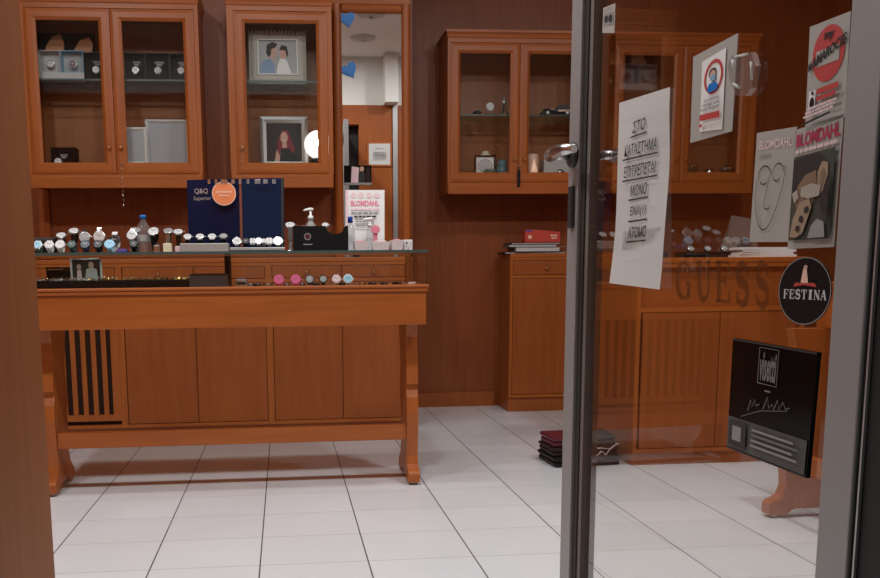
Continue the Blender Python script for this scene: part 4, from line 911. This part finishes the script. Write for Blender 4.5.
boxed_watch(85.3, 107, 67, 92.5, Ys, ZSH, M_black, M_velvet, M_dial, M_black, 'black watch box by the meeting stiles of the two-door cabinet', 'watch in the black box nearest the blue box')
boxed_watch(126, 145.5, 67, 92.5, Ys, ZSH, M_black, M_velvet, M_dial, M_black, 'first black watch box behind the second cabinet door', 'white round watch in the first box behind the second door')
boxed_watch(146.5, 170, 67, 92.5, Ys, ZSH, M_black, M_velvet, M_dgr, M_steel, 'second black watch box behind the second cabinet door', 'grey watch in the middle box behind the second door')
boxed_watch(171, 192, 67, 92.5, Ys, ZSH, M_black, M_velvet, M_dial, M_black, 'third black watch box, half hidden by the cabinet door stile', 'watch in the half hidden third black box')
a, b = X(41, 5.06, 90), X(97, 5.06, 90); z1 = Z(33, 5.06, 70)
q = [(a, 5.06, z1), (b, 5.06, z1), (b, 5.06, ZSH), (a, 5.06, ZSH)]
mb = sheet(q, (0, -1, 0), .01, M_velvet, [('poly', [(.10, .60), (.14, .75), (.26, .93), (.40, .97), (.46, .80), (.44, .58), (.40, .44), (.28, .42), (.16, .48)], M_tan), ('poly', [(.62, .66), (.74, .86), (.90, .92), (.97, .80), (.94, .60), (.82, .40), (.76, .38), (.72, .60)], M_tan), ('ring', .52, .38, .17, .26, .3, M_lpink), ('ell', .52, .36, .13, .22, M_sky), ('rect', .3, .0, .75, .38, M_velvet)])
tag(mb.build('advertising_card'), 'dark advertising card with two tan shapes and a blue disc behind the watch boxes', 'card')
# small black box low in the left door
x0, x1 = X(51, 4.98, 160), X(76, 4.98, 160); zt_ = ZB + 17/F*4.98
t = thing('watch_box', ((x0+x1)/2, 5.0, ZB), 'black watch box alone on the bottom of the two-door cabinet', 'box')
mb = MB(); mb.box(x0, x1, 4.98, 5.06, ZB, zt_, M_velvet, .002); decorate(mb, [(x0, 4.98, zt_), (x1, 4.98, zt_), (x1, 4.98, ZB), (x0, 4.98, ZB)], (0, -1, 0), [('rect', .38, .55, .68, .62, M_grey), ('poly', [(.40, .52), (.66, .52), (.58, .40), (.46, .40)], M_grey)]); mb.build('body', t)
xm = X(58, 4.95, 160); watch((xm, 4.945, ZB+.021), (0, -.9, .4), .022, M_dial, M_chrome, M_maroon, 'chrome watch lying in front of the lone black box', None, ZB, None, .016, True, 'wrist_watch', False, .012)
def frame(x0, x1, z0, z1, Y, fw, m, pic, decs, name, lb, fd=.016, rough=None, inner=None, notch=False):
    t = thing(name, ((x0+x1)/2, Y, z0), lb, 'picture frame'); mb = MB()
    O = [(x0, z0), (x1, z0), (x1, z1), (x0, z1)]; I = [(x0+fw, z0+fw), (x1-fw, z0+fw), (x1-fw, z1-fw), (x0+fw, z1-fw)]; Mi = [((o[0]+i[0])/2, (o[1]+i[1])/2) for o, i in zip(O, I)]
    for i in range(4):
        j = (i+1) % 4; mb.loft([[(L[k][0], y, L[k][1]) for L, y in ((O, Y+fd), (O, Y+.004), (Mi, Y-.003), (I, Y+.005), (I, Y+fd))] for k in (i, j)], m, True, False)
    if rough:
        for i in range(60):
            k = random.randrange(4); f = random.random(); o = O[k]; p = O[(k+1) % 4]; q = Mi[k]; x = o[0]+(p[0]-o[0])*f; z = o[1]+(p[1]-o[1])*f; cx_ = (x0+x1)/2; cz_ = (z0+z1)/2
            d = Vector((cx_-x, 0, cz_-z)).normalized()*fw*random.uniform(.2, .7); mb.ball((x+d.x, Y-.002, z+d.z), fw*random.uniform(.2, .34), m, 7)
    if notch:
        for i in range(15):
            x = x0+.01+(x1-x0-.03)*i/14; h_ = random.uniform(.012, .042); mb.poly([(x, Y-.0034, z1-.002), (x+random.uniform(.006, .014), Y-.0034, z1-.002), (x-.004, Y-.0034, z1-h_)], M_leather)
        for i in range(8):
            z = z0+.03+(z1-z0-.05)*i/8; mb.poly([(x0+.012, Y-.0034, z), (x0+.017, Y-.0034, z+.03), (x0+.012, Y-.0034, z+.04)], M_grey)
    mb.build('frame', t)
    mb = sheet([(x0+fw-.001, Y+.006, z1-fw+.001), (x1-fw+.001, Y+.006, z1-fw+.001), (x1-fw+.001, Y+.006, z0+fw-.001), (x0+fw-.001, Y+.006, z0+fw-.001)], (0, -1, 0), .006, pic, decs)
    if inner:
        k = .006
        for bx in ((x0+fw-k, x0+fw, z0+fw-k, z1-fw+k), (x1-fw, x1-fw+k, z0+fw-k, z1-fw+k), (x0+fw, x1-fw, z1-fw, z1-fw+k), (x0+fw, x1-fw, z0+fw-k, z0+fw)): mb.box(bx[0], bx[1], Y-.004, Y+.006, bx[2], bx[3], inner, .001)
    mb.build('picture', t); return t
Yf = 5.0
M_fill = mat('blank frame insert', (.40, .42, .45), .5)
frame(X(146, Yf, 150), X(189.5, Yf, 150), ZB, Z(119.5, Yf, 170), Yf, .018, M_foil, M_fill, [], 'framed_photograph', 'larger silver photo frame, empty and hammered, behind the second cabinet door', rough=1)
frame(X(112, 4.955, 150), X(147, 4.955, 150), ZB, Z(127, 4.955, 130), 4.955, .020, M_foil, M_fill, [], 'framed_photograph', 'smaller plain silver photo frame, empty, in front of the hammered one')
x0, x1 = X(250, Yf, 95), X(307, Yf, 95)
frame(x0, x1, ZSH, ZSH + 49/F*Yf, Yf, .055, M_wfr, M_pgrey, [('poly', [(.02, .02), (.42, .02), (.40, .30), (.30, .45), (.12, .40), (.03, .22)], M_shirt), ('ell', .36, .66, .12, .20, M_skin), ('poly', [(.20, .62), (.22, .86), (.36, .95), (.50, .90), (.44, .78), (.34, .74), (.32, .56), (.26, .5)], M_dhair), ('poly', [(.46, .02), (.86, .02), (.76, .34), (.70, .46), (.56, .46), (.50, .28)], M_bright), ('ell', .64, .62, .10, .16, M_skin), ('poly', [(.54, .72), (.60, .86), (.74, .82), (.78, .60), (.74, .48), (.70, .70)], M_dhair)], 'framed_photograph', 'whitewashed wooden frame with a photo of an adult kissing a child', inner=M_foil, notch=True)
mb = None
frame(X(260.5, 5.07, 150), X(308, 5.07, 150), ZB, Z(116.5, 5.07, 285), 5.07, .036, M_silver, M_dhair, [('poly', [(.20, .0), (.86, .0), (.80, .30), (.62, .40), (.40, .38), (.28, .30)], M_ink), ('poly', [(.22, .0), (.36, .0), (.40, .34), (.28, .30)], M_skin), ('poly', [(.30, .30), (.34, .60), (.46, .82), (.60, .80), (.68, .60), (.80, .32), (.76, .2), (.64, .34), (.42, .34), (.36, .16)], M_hair), ('ell', .50, .62, .10, .15, M_skin), ('poly', [(.44, .36), (.58, .36), (.56, .52), (.46, .52)], M_skin), ('line', [(.46, .56), (.50, .545), (.55, .57)], .012, M_bright)], 'framed_photograph', 'silver frame with a portrait of a red-haired person in black')
a = at(316, 146, 4.94); a.x += .012; t = thing('globe_lamp', (a.x, 4.955, ZB), 'white globe lamp partly hidden by the cabinet door stile', 'lamp')
mb = MB(); mb.lathe([(.045, 0), (.045, .03), (.03, .038)], (a.x, 4.955, ZB), M_black, seg=20); mb.build('base', t); mb = MB(); mb.ball((a.x, 4.955, ZB+.115), .080, M_bulb, 24); mb.build('globe', t)
# hanging keys
def keys(px, y0, y1, Y, lb, tagm=None):
    x = X(px, Y, y0); z0 = Z(y1, Y, px); z1 = Z(y0, Y, px)
    t = thing('hanging_key', (x, Y, z0), lb, 'key'); mb = MB(); mb.tube([(x, Y+.004, z1), (x, Y-.002, z1-.012)], .004, M_steel); mb.band((x, Y-.010, z1-.010), (0, 1, 0), .010, .0025, .002, M_steel, 0, 2*PI, 14); mb.build('key', t)
    mb = MB(); n_ = 9
    for i in range(n_):
        zz = z1-.02-(z1-.02-z0)*(i+.5)/n_; mb.band((x+.002*math.sin(i*2), Y-.010, zz), (0, 1, 0) if i % 2 else (1, 0, 0), .0038, .0012, .0012, tagm or M_steel, 0, 2*PI, 8)
    mb.build('chain', t); return t
keys(122, 163, 207, YLF-.006, 'key with a long thin chain hanging from the two-door cabinet lock')
keys(242, 146, 180, YLF-.006, 'key with a chain hanging from the one-door cabinet, above the navy display')
t = thing('hanging_key', (X(518.3, YRF, 180), YRF-.012, Z(188, YRF, 518)), 'key on a black leather fob hanging from the right-hand glazed cabinet', 'key')
x = X(518.3, YRF, 180); z0, z1 = Z(187, YRF, 518), Z(165, YRF, 518); mb = MB(); mb.box(x-.009, x+.009, YRF-.014, YRF-.007, z0, z1-.03, M_black, .004); mb.build('fob', t)
mb = MB(); mb.band((x, YRF-.011, z1-.02), (0, 1, 0), .010, .003, .002, M_steel, 0, 2*PI, 14); mb.tube([(x, YRF-.002, z1-.008), (x, YRF-.016, z1-.008)], .005, M_steel); mb.build('key_ring', t)
# right cabinet
ZSR = 1.9262; ZBR = zsr+.0566; Y5 = 5.50
a = at(490, 105, Y5); t = thing('trophy_clock', (a.x, Y5, ZSR), 'tiny round clock on a foot on the right cabinet shelf', 'clock')
mb = MB(); mb.lathe([(.018, 0), (.014, .006), (.004, .012), (.004, .03)], (a.x, Y5, ZSR), M_steel, seg=14); mb.build('foot', t); mb = MB(); mb.lathe([(.026, 0), (.028, .004), (.028, .012), (.024, .016)], (a.x, Y5+.008, ZSR+.056), M_silver, axis=(0, -1, 0), seg=20); mb.lathe([(.022, .0165), (.022, .018)], (a.x, Y5+.008, ZSR+.056), M_dial, axis=(0, -1, 0), seg=20); mb.build('clock_face', t)
a = at(504, 105, Y5); mb = MB(); zf = ZSR+.075
for d in (-.022, .022): mb.tube([(a.x+d, Y5-.01, ZSR), (a.x, Y5, zf)], .0035, M_dgrey, 6)
mb.tube([(a.x, Y5+.025, ZSR), (a.x, Y5, zf)], .0035, M_dgrey, 6); mb.ball((a.x, Y5, zf+.012), .016, M_silver, 12); mb.ball((a.x, Y5, zf+.034), .009, M_steel, 10); tag(mb.build('tripod_figurine'), 'small dark tripod figurine with a silver head on the right cabinet shelf', 'figurine')
a = at(477, 110, Y5); mb = MB(); mb.lathe([(.022, 0), (.028, .012), (.024, .026), (.010, .034)], (a.x, Y5, ZSR), M_black, seg=16); mb.lathe([(.008, .034), (.006, .04)], (a.x, Y5, ZSR), M_steel, seg=10); tag(mb.build('trinket_pot'), 'little dark pot at the left of the right cabinet shelf', 'pot')
# model car
x0 = X(540, Y5, 108); x1 = X(573, Y5, 108); L_ = x1-x0
t = thing('model_car', ((x0+x1)/2, Y5, ZSR), 'black vintage model car with white wheels on the right cabinet shelf', 'model car')
mb = MB()
def rb(xa, w, za, zb_): return [(xa, Y5-w, za), (xa, Y5+w, za), (xa, Y5+w*.92, zb_), (xa, Y5-w*.92, zb_)]
mb.loft([rb(x0+L_*.02, .022, ZSR+.014, ZSR+.022), rb(x0+L_*.14, .024, ZSR+.012, ZSR+.040), rb(x0+L_*.40, .027, ZSR+.012, ZSR+.044), rb(x0+L_*.46, .030, ZSR+.012, ZSR+.046), rb(x0+L_*.9, .030, ZSR+.012, ZSR+.044), rb(x0+L_, .024, ZSR+.018, ZSR+.030)], M_black, True, False); mb.build('body', t)
mb = MB(); mb.loft([rb(x0+L_*.50, .026, ZSR+.0455, ZSR+.047), rb(x0+L_*.56, .025, ZSR+.0455, ZSR+.068), rb(x0+L_*.76, .025, ZSR+.0455, ZSR+.070), rb(x0+L_*.90, .024, ZSR+.0445, ZSR+.050)], M_dgrey, True, False); mb.build('roof', t)
for fx in (.19, .78):
    for s_ in (-1, 1):
        mb = MB(); mb.lathe([(.016, 0), (.016, .009), (.011, .010)], (x0+L_*fx, Y5+s_*.026, ZSR+.016), M_black, axis=(0, s_, 0), seg=18); mb.lathe([(.011, .0095), (.010, .0115), (.003, .012)], (x0+L_*fx, Y5+s_*.026, ZSR+.016), M_wht, axis=(0, s_, 0), seg=18); mb.build('wheel', t, 'wheel with a white hub')
mb = MB(); mb.lathe([(.007, 0), (.008, .01)], (x0+L_*.10, Y5-.018, ZSR+.040), M_chrome, axis=(-1, 0, 0), seg=10); mb.box(x0+L_*.18, x0+L_*.42, Y5-.0275, Y5-.026, ZSR+.036, ZSR+.043, M_chrome); mb.tube([(x0+L_*.04, Y5-.03, ZSR+.03), (x0+L_*.2, Y5-.034, ZSR+.042), (x0+L_*.34, Y5-.034, ZSR+.022), (x0+L_*.7, Y5-.034, ZSR+.018)], .004, M_black); mb.box(x0+L_*.50, x0+L_*.9, Y5-.0325, Y5-.0305, ZSR+.024, ZSR+.036, M_peach); mb.build('chrome_trim', t)
# lower shelf of the right cabinet
frame(X(474.5, Y5, 165), X(496, Y5, 165), ZBR, ZBR+.125, Y5, .014, M_chrome, M_silver, [('ring', .5, .45, .4, .42, .12, M_steel), ('ell', .5, .45, .3, .34, M_lgrey)], 'silver_plaque', 'square silver engraved plaque on the bottom of the right cabinet')
a = at(485.5, 150, 5.62); mb = MB(); mb.lathe([(.03, 0), (.036, .01), (.036, .14), (.03, .148), (.024, .15), (.024, .165)], (a.x, 5.62, ZBR), M_cream, seg=18); tag(mb.build('cream_jar'), 'cream jar standing behind the silver engraved plaque', 'jar')
a = at(490, 168, 5.455); mb = MB(); mb.lathe([(.028, 0), (.034, .01), (.039, .03), (.037, .03), (.030, .012), (.0, .008)], (a.x, 5.455, ZBR), M_green, seg=20); tag(mb.build('green_glass_bowl'), 'small green glass bowl before the silver engraved plaque', 'bowl')
a = at(502, 165, 5.50); mb = MB(); mb.lathe([(.03, 0), (.036, .012), (.036, .045), (.03, .05), (.03, .056), (.036, .062), (.03, .086), (.006, .1)], (a.x, 5.50, ZBR), M_bluegl, seg=20); tag(mb.build('blue_glass_jar'), 'lidded blue glass jar right of the silver engraved plaque', 'jar')
a = at(532, 162, 5.50); t = thing('candle_cup', (a.x, 5.50, ZBR), 'glowing peach frosted candle cup behind the right cabinet door', 'candle'); mb = MB(); mb.lathe([(.036, 0), (.042, .008), (.044, .09), (.040, .125), (.034, .13)], (a.x, 5.50, ZBR), M_peach, seg=22); mb.build('cup', t)
mb = MB(); mb.lathe([(.026, 0), (.020, .03), (.006, .075), (.001, .09)], (a.x, 5.452, ZBR+.004), M_glow, seg=14); mb.build('flame_glow', t, 'bright glowing cone')
a, b = X(544, 5.52, 165), X(572, 5.52, 165); mb = MB(); mb.box(a, b, 5.52, 5.60, ZBR, ZBR+.10, M_lgrey, .003); mb.box(a+.01, b-.01, 5.5192, 5.5205, ZBR+.01, ZBR+.09, M_lgrey, .0004); tag(mb.build('gift_carton'), 'pale grey carton at the bottom of the right cabinet, near the door lever', 'box')
a = at(560, 168, 5.47); mb = MB(); mb.lathe([(.018, 0), (.022, .012), (.016, .028), (.004, .032)], (a.x, 5.47, ZBR), M_chrome, seg=14); mb.tube([(a.x-.03, 5.47, ZBR+.006), (a.x-.015, 5.47, ZBR+.018), (a.x+.02, 5.47, ZBR+.02), (a.x+.03, 5.47, ZBR+.008)], .006, M_chrome); tag(mb.build('silver_ornament'), 'small silver ornament in front of the pale grey carton', 'ornament')
# cabinet behind the glass
for px, k, lb in ((692, 0, 'first glass bowl at the bottom of the cabinet behind the glass door'), (709, 1, 'small domed silver ornament in the cabinet behind the glass door'), (727, 2, 'shell shaped glass dish at the right in the cabinet behind the glass door')):
    a = at(px, 168, Y5); mb = MB()
    if k == 0: mb.lathe([(.03, 0), (.045, .05), (.043, .05), (.028, .004)], (a.x, Y5, ZBR), M_sheet, seg=18); mb.lathe([(.046, .048), (.046, .053)], (a.x, Y5, ZBR), M_chrome, seg=18, cap=False)
    elif k == 1: mb.lathe([(.035, 0), (.035, .012), (.03, .03), (.012, .042)], (a.x, Y5, ZBR), M_chrome, seg=16); mb.ball((a.x, Y5, ZBR+.045), .006, M_steel, 8)
    else: mb.lathe([(.03, 0), (.05, .03), (.045, .045), (.02, .05), (.01, .06)], (a.x, Y5, ZBR), M_steel, seg=9, smooth=False)
    tag(mb.build('glass_dish' if k != 1 else 'silver_ornament'), lb, 'dish' if k != 1 else 'ornament')
q0 = ZSR; a, b = X(627, Y5, 100), X(662, Y5, 100); mb = MB(); mb.box(a, b, Y5, Y5+.10, q0, q0+.07, M_sky, .003); mb.box(a+.004, b-.004, Y5+.004, Y5+.096, q0+.0705, q0+.076, M_lgrey, .001); tag(mb.build('blue_carton'), 'blue carton on the cabinet shelf, just above the Greek notice', 'box')

# ------------------------------------------------------------------ things stuck to the mirror
def heart(px, py, s, lb, rot=0):
    a = at(px, py, YM); P_ = []
    for i in range(26):
        q = 2*PI*i/26; x = .9*math.sin(q)**3; z = (13*math.cos(q)-5*math.cos(2*q)-2*math.cos(3*q)-math.cos(4*q))/16
        P_.append((a.x+s*(x*math.cos(rot)-z*math.sin(rot)), YM+.0055, a.z+s*(x*math.sin(rot)+z*math.cos(rot))))
    mb = MB(); mb.prism(P_, (0, -.006, 0), M_blue); mb.prism([(a.x+(x-a.x)*.8, YM-.0006, a.z+(z-a.z)*.8) for x, y, z in P_], (0, -.003, 0), M_blue); tag(mb.build('heart_ornament'), lb, 'ornament')
heart(347.5, 19, .050, 'bright blue heart ornament in the top corner of the mirror', .2)
heart(349.5, 70, .052, 'bright blue heart ornament lower down the mirror edge', .5)
mb = sheet([at(344, 165.5, YM-.001), at(371.5, 165.5, YM-.001), at(371.5, 185, YM-.001), at(344, 185, YM-.001)], (0, -1, 0), .004, M_velvet, [('poly', [(.25, .1), (.52, .1), (.55, .9), (.28, .95)], M_lpink), ('poly', [(.52, .05), (.75, .05), (.78, .6), (.62, .78), (.52, .6)], M_ink), ('ell', .65, .82, .08, .13, M_skin), ('rect', .80, .1, .95, .9, M_leather), ('rect', .0, .0, 1, .12, M_grey)])
tag(mb.build('photo_print'), 'small dark colour photo stuck to the mirror above the pink card', 'photo')
# framed certificate and vents seen in the mirror
t = thing('certificate_frame', (1.06, YF1, 2.05), 'framed certificate on the wood beside the entrance, seen in the wall mirror', 'picture frame')
mb = MB(); cx0, cx1, cz0, cz1 = .92, 1.19, 2.06, 2.32
mb.box(cx0, cx1, YF1+.0005, YF1+.012, cz0, cz1, M_hony, .003); mb.build('frame', t); mb = sheet([(cx1-.02, YF1+.0135, cz1-.02), (cx0+.02, YF1+.0135, cz1-.02), (cx0+.02, YF1+.0135, cz0+.02), (cx1-.02, YF1+.0135, cz0+.02)], (0, 1, 0), .0013, M_paper, lines(.3, .7, .72, .80, 1, M_grey) + lines(.2, .8, .25, .62, 5, M_grey)); mb.build('certificate', t)
for y in (1.75, 2.5):
    t = thing('ceiling_vent', (.82, y, ZC), 'round slotted ceiling vent seen in the mirror, %s' % ('closer to the entrance' if y < 2 else 'farther from the entrance'), 'vent')
    mb = MB(); mb.lathe([(.02, -.03), (.12, -.012), (.13, -.001)], (.82, y, ZC), M_lgrey, seg=24, cap=False); mb.build('ring', t); mb = MB(); mb.lathe([(.015, -.008), (.10, -.004)], (.82, y, ZC), M_dgrey, seg=20); mb.build('dark_slot', t)

# ------------------------------------------------------------------ on the right base cabinets
zt2 = 1.0432
def folder(px0, px1, Y, z, h, m, lb, dy=.16, rotz=0, cat='folder', nm='document_folder'):
    a, b = X(px0, Y, 248), X(px1, Y, 248); rot = Matrix.Rotation(rotz, 3, 'Z'); t = thing(nm, ((a+b)/2, Y+dy/2, z), lb, cat); pv = ((a+b)/2, Y+dy/2, z)
    mb = MB(); mb.box(a, b, Y, Y+dy, z, z+.002, m, rot=rot, piv=pv); mb.box(a, b, Y, Y+dy, z+h-.002, z+h, m, rot=rot, piv=pv); mb.box(a, a+.003, Y, Y+dy, z+.002, z+h-.002, m, rot=rot, piv=pv); mb.build('cover', t)
    mb = MB(); mb.box(a+.003, b-.004, Y+.004, Y+dy-.004, z+.002, z+h-.002, M_lgrey, rot=rot, piv=pv); mb.build('paper_block', t)
M_fold = mat('grey folder', (.13, .13, .13), .4)
folder(505, 565, 5.43, zt2, .012, M_black, 'black folder at the bottom of the stack under the red carton', .2)
folder(515, 560, 5.42, zt2+.0125, .03, M_fold, 'thick grey folder in the middle of the stack under the red carton', .18, .03)
folder(509, 557, 5.43, zt2+.043, .016, M_fold, 'thinner dark folder above the thick grey one', .17, -.02)
folder(511, 560, 5.44, zt2+.0595, .012, M_black, 'topmost black folder, right under the red carton', .17, .02)
a, b = X(525, 5.46, 240), X(560, 5.46, 240); z = zt2+.072
t = thing('red_carton', ((a+b)/2, 5.5, z), 'red carton with a blue corner lying on the folders beside the bare wall', 'box')
mb = MB(); mb.prism([(a, 5.46, z), (b, 5.46, z), (b, 5.46, z+.068), (a+.03, 5.46, z+.086), (a, 5.46, z+.08)], (0, .08, 0), M_redbox)
decorate(mb, [(a, 5.46, z+.08), (b, 5.46, z+.08), (b, 5.46, z), (a, 5.46, z)], (0, -1, 0), [('poly', [(.0, .86), (.26, .92), (.14, 1.03), (.02, 1.0)], M_purp), ('ell', .14, .45, .055, .16, M_peach), ('rect', .72, .5, .92, .62, M_peach), ('rect', .75, .3, .9, .4, M_peach)]); mb.build('carton', t)
a = at(567, 249, 5.44); mb = MB(); mb.band((a.x, 5.52, zt2+.026), (.3, 1, 0), .02, .02, .004, M_steel, 0, 2*PI, 16); mb.box(a.x-.012, a.x+.012, 5.51, 5.53, zt2+.002, zt2+.006, M_steel); tag(mb.build('cuff_bracelet'), 'steel cuff bracelet at the right end of the folder stack', 'bracelet')
# on the free standing cabinet
zt3 = .9842
a, b = X(598, 3.90, 247), X(662, 3.90, 247)
def wtray(x0, x1, y0, y1, z, lb, n_, g, d=M_dial, h=.028):
    t = thing('watch_tray', ((x0+x1)/2, (y0+y1)/2, z), lb, 'tray'); mb = MB(); w = .004
    mb.box(x0, x1, y0, y1, z, z+.004, M_black); mb.box(x0, x1, y0, y0+w, z+.004, z+h, M_black); mb.box(x0, x1, y1-w, y1, z+.004, z+h, M_black); mb.box(x0, x0+w, y0+w, y1-w, z+.004, z+h, M_black); mb.box(x1-w, x1, y0+w, y1-w, z+.004, z+h, M_black); mb.build('tray_shell', t)
    mb = MB(); mb.box(x0+w, x1-w, y0+w, y1-w, z+.004, z+.010, M_velvet); mb.build('velvet_liner', t)
    for i in range(n_):
        x = x0 + (x1-x0)*(i+.5)/n_; c = Vector((x, (y0+y1)/2-.01, z+.012+.018)); nn = Vector((0, -.7, .7)); watch(c+nn*.022, nn, .0175, d, M_chrome, M_steel, g[i], None, z+.012, 'watches in the trays behind the glass door', .013, True, 'wrist_watch', False, .014)
wtray(c0+.03, X(668, 3.9, 247), 3.90, 4.02, zt3, 'black watch tray on the cabinet behind the Greek notice', 2, ['watch in the tray behind the Greek notice, left one', 'watch in the tray behind the Greek notice, right one'])
wtray(X(686, 3.9, 247), X(737, 3.9, 247), 3.90, 4.02, zt3, 'black watch tray on the cabinet left of the white papers', 3, ['first grey watch in the tray left of the white papers', 'middle grey watch in the tray left of the white papers', 'grey watch in the tray closest to the white papers'], M_dgr)
for i in range(4):
    a, b = X(738+2.5*(i % 3), 3.80, 253), X(797-3*(i % 2), 3.80, 253)
    rot = Matrix.Rotation(.03*(i-1.5), 3, 'Z'); b = min(b, c1-.012); mb = MB(); mb.box(a, b, 3.805, 3.885, zt3+.0115*i, zt3+.0115*i+.011, M_bright, rot=rot)
    mb.box(a+.01, b-.01, 3.815, 3.875, zt3+.0115*i+.011, zt3+.0115*i+.0113, M_wht, rot=rot)
    tag(mb.build('paper_pad'), ['bottom pad of the white paper stack on the cabinet', 'second pad from the bottom of the white paper stack', 'third pad from the bottom of the white paper stack', 'topmost pad of the white paper stack on the cabinet'][i], 'paper', 'white paper pads')
a = at(741, 222, 4.12); mb = MB(); mb.loft([[(a.x-.10, 4.10, zt3), (a.x+.09, 4.10, zt3), (a.x+.09, 4.18, zt3), (a.x-.10, 4.18, zt3)], [(a.x-.07, 4.11, zt3+.10), (a.x+.08, 4.10, zt3+.09), (a.x+.07, 4.16, zt3+.10), (a.x-.06, 4.16, zt3+.11)], [(a.x-.05, 4.125, zt3+.21), (a.x+.06, 4.12, zt3+.19), (a.x+.05, 4.14, zt3+.20), (a.x-.04, 4.14, zt3+.215)]], M_clear, True, False)
decorate(mb, [(a.x-.04, 4.10, zt3+.10), (a.x+.06, 4.10, zt3+.10), (a.x+.06, 4.085, zt3+.03), (a.x-.04, 4.085, zt3+.03)], (0, -1, .1), [('ring', .5, .5, .35, .45, .2, M_dgrey), ('line', [(.3, .5), (.7, .5)], .12, M_dgrey)]); tag(mb.build('plastic_bag'), 'crumpled clear plastic bag behind the white papers', 'bag')

# ------------------------------------------------------------------ bag of cases on the floor
bx = at(583, 466, 3.85); cx_, cy_ = 1.42, 3.915; rz = .10
def floor_case(w, d, z, h, m, rot, dx, lb, latch=True, tilt=0):
    t = thing('soft_case', (cx_+dx, cy_, z), lb, 'bag'); rt = Matrix.Rotation(rot, 3, 'Z') @ Matrix.Rotation(tilt, 3, 'Y'); pv = (cx_+dx, cy_, z)
    mb = MB(); mb.box(cx_+dx-w/2, cx_+dx+w/2, cy_-d/2, cy_+d/2, z, z+h*.55, m, min(.012, h*.22), rt, pv); mb.build('lower_shell', t)
    mb = MB(); mb.box(cx_+dx-w/2-.004, cx_+dx+w/2+.004, cy_-d/2-.004, cy_+d/2+.004, z+h*.56, z+h, m, min(.012, h*.2), rt, pv); mb.build('flap', t)
    if latch: mb = MB(); mb.box(cx_+dx-.04, cx_+dx+.02, cy_-d/2-.010, cy_-d/2-.0045, z+h*.3, z+h*.8, M_steel, .002, rt, pv); mb.build('clasp', t)
floor_case(.33, .22, 0, .052, M_black, .08, .0, 'black soft case lying on the floor, bottom of the stack behind the door stile', False)
floor_case(.32, .21, .053, .040, M_leather, .04, -.005, 'dark brown soft case in the middle of the stack on the floor', False)
floor_case(.15, .19, .094, .048, M_maroon, .06, -.085, 'maroon case on the left top of the stack on the floor', True)
floor_case(.14, .19, .094, .055, M_dgrey, -.04, .08, 'charcoal case on the right top of the stack on the floor', False)
mb = MB(); p0 = Vector((cx_+.09, cy_-.116, .078)); mb.tube([p0+Vector(v) for v in ((-.05, 0, -.03), (-.02, -.006, .0), (.0, -.004, -.02), (.02, -.008, .01), (.05, -.003, .03), (.07, -.005, .035))], .0045, M_chrome, 6); mb.tube([p0+Vector(v) for v in ((-.06, 0, .012), (-.02, -.005, .014), (.03, -.004, .008))], .0035, M_chrome, 6)
tag(mb.build('silver_strap'), 'crumpled silver strap in front of the stacked cases on the floor', 'strap')
# ------------------------------------------------------------------ light
def area(x, y, z, size, power, col=(1, .92, .83), rot=(0, 0, 0), spread=PI):
    L = bpy.data.lights.new('downlight_lamp', 'AREA'); L.shape = 'DISK'; L.size = size; L.energy = power; L.color = col; L.spread = spread
    o = bpy.data.objects.new('downlight_lamp', L); COL.objects.link(o); o.location = (x, y, z); o.rotation_euler = rot; return o
LP = [(-1.3, 2.1), (.15, 2.0), (1.9, 2.1), (-1.3, 3.2), (-.2, 3.2), (1.25, 3.2), (2.4, 3.4)]
PW = [26, 27, 26, 9, 8, 9, 9]
for i, (x, y) in enumerate(LP):
    area(x, y, ZC-.035, .16, PW[i], (.955, .985, 1))
    t = thing('ceiling_downlight', (x, y, ZC), 'round recessed ceiling downlight, out of sight above the shop', 'ceiling light', 'ceiling downlights over the shop')
    mb = MB(); mb.lathe([(.09, -.001), (.115, -.001), (.115, -.012), (.09, -.02)], (x, y, ZC), M_wht, seg=24, cap=False); mb.build('ring', t)
    mb = MB(); mb.lathe([(.089, -.002), (.089, -.006)], (x, y, ZC), M_lamp, seg=24); mb.build('diffuser', t)
w = bpy.data.worlds.new('world'); S.world = w; w.use_nodes = True
w.node_tree.nodes['Background'].inputs[0].default_value = (1, .96, .92, 1); w.node_tree.nodes['Background'].inputs[1].default_value = .22
S.view_settings.view_transform = 'Standard'; S.view_settings.look = 'None'; S.view_settings.exposure = 0; S.view_settings.gamma = 1
S.cycles.max_bounces = 10; S.cycles.transparent_max_bounces = 24; S.cycles.glossy_bounces = 5; S.cycles.diffuse_bounces = 4
S.cycles.caustics_reflective = False; S.cycles.caustics_refractive = False
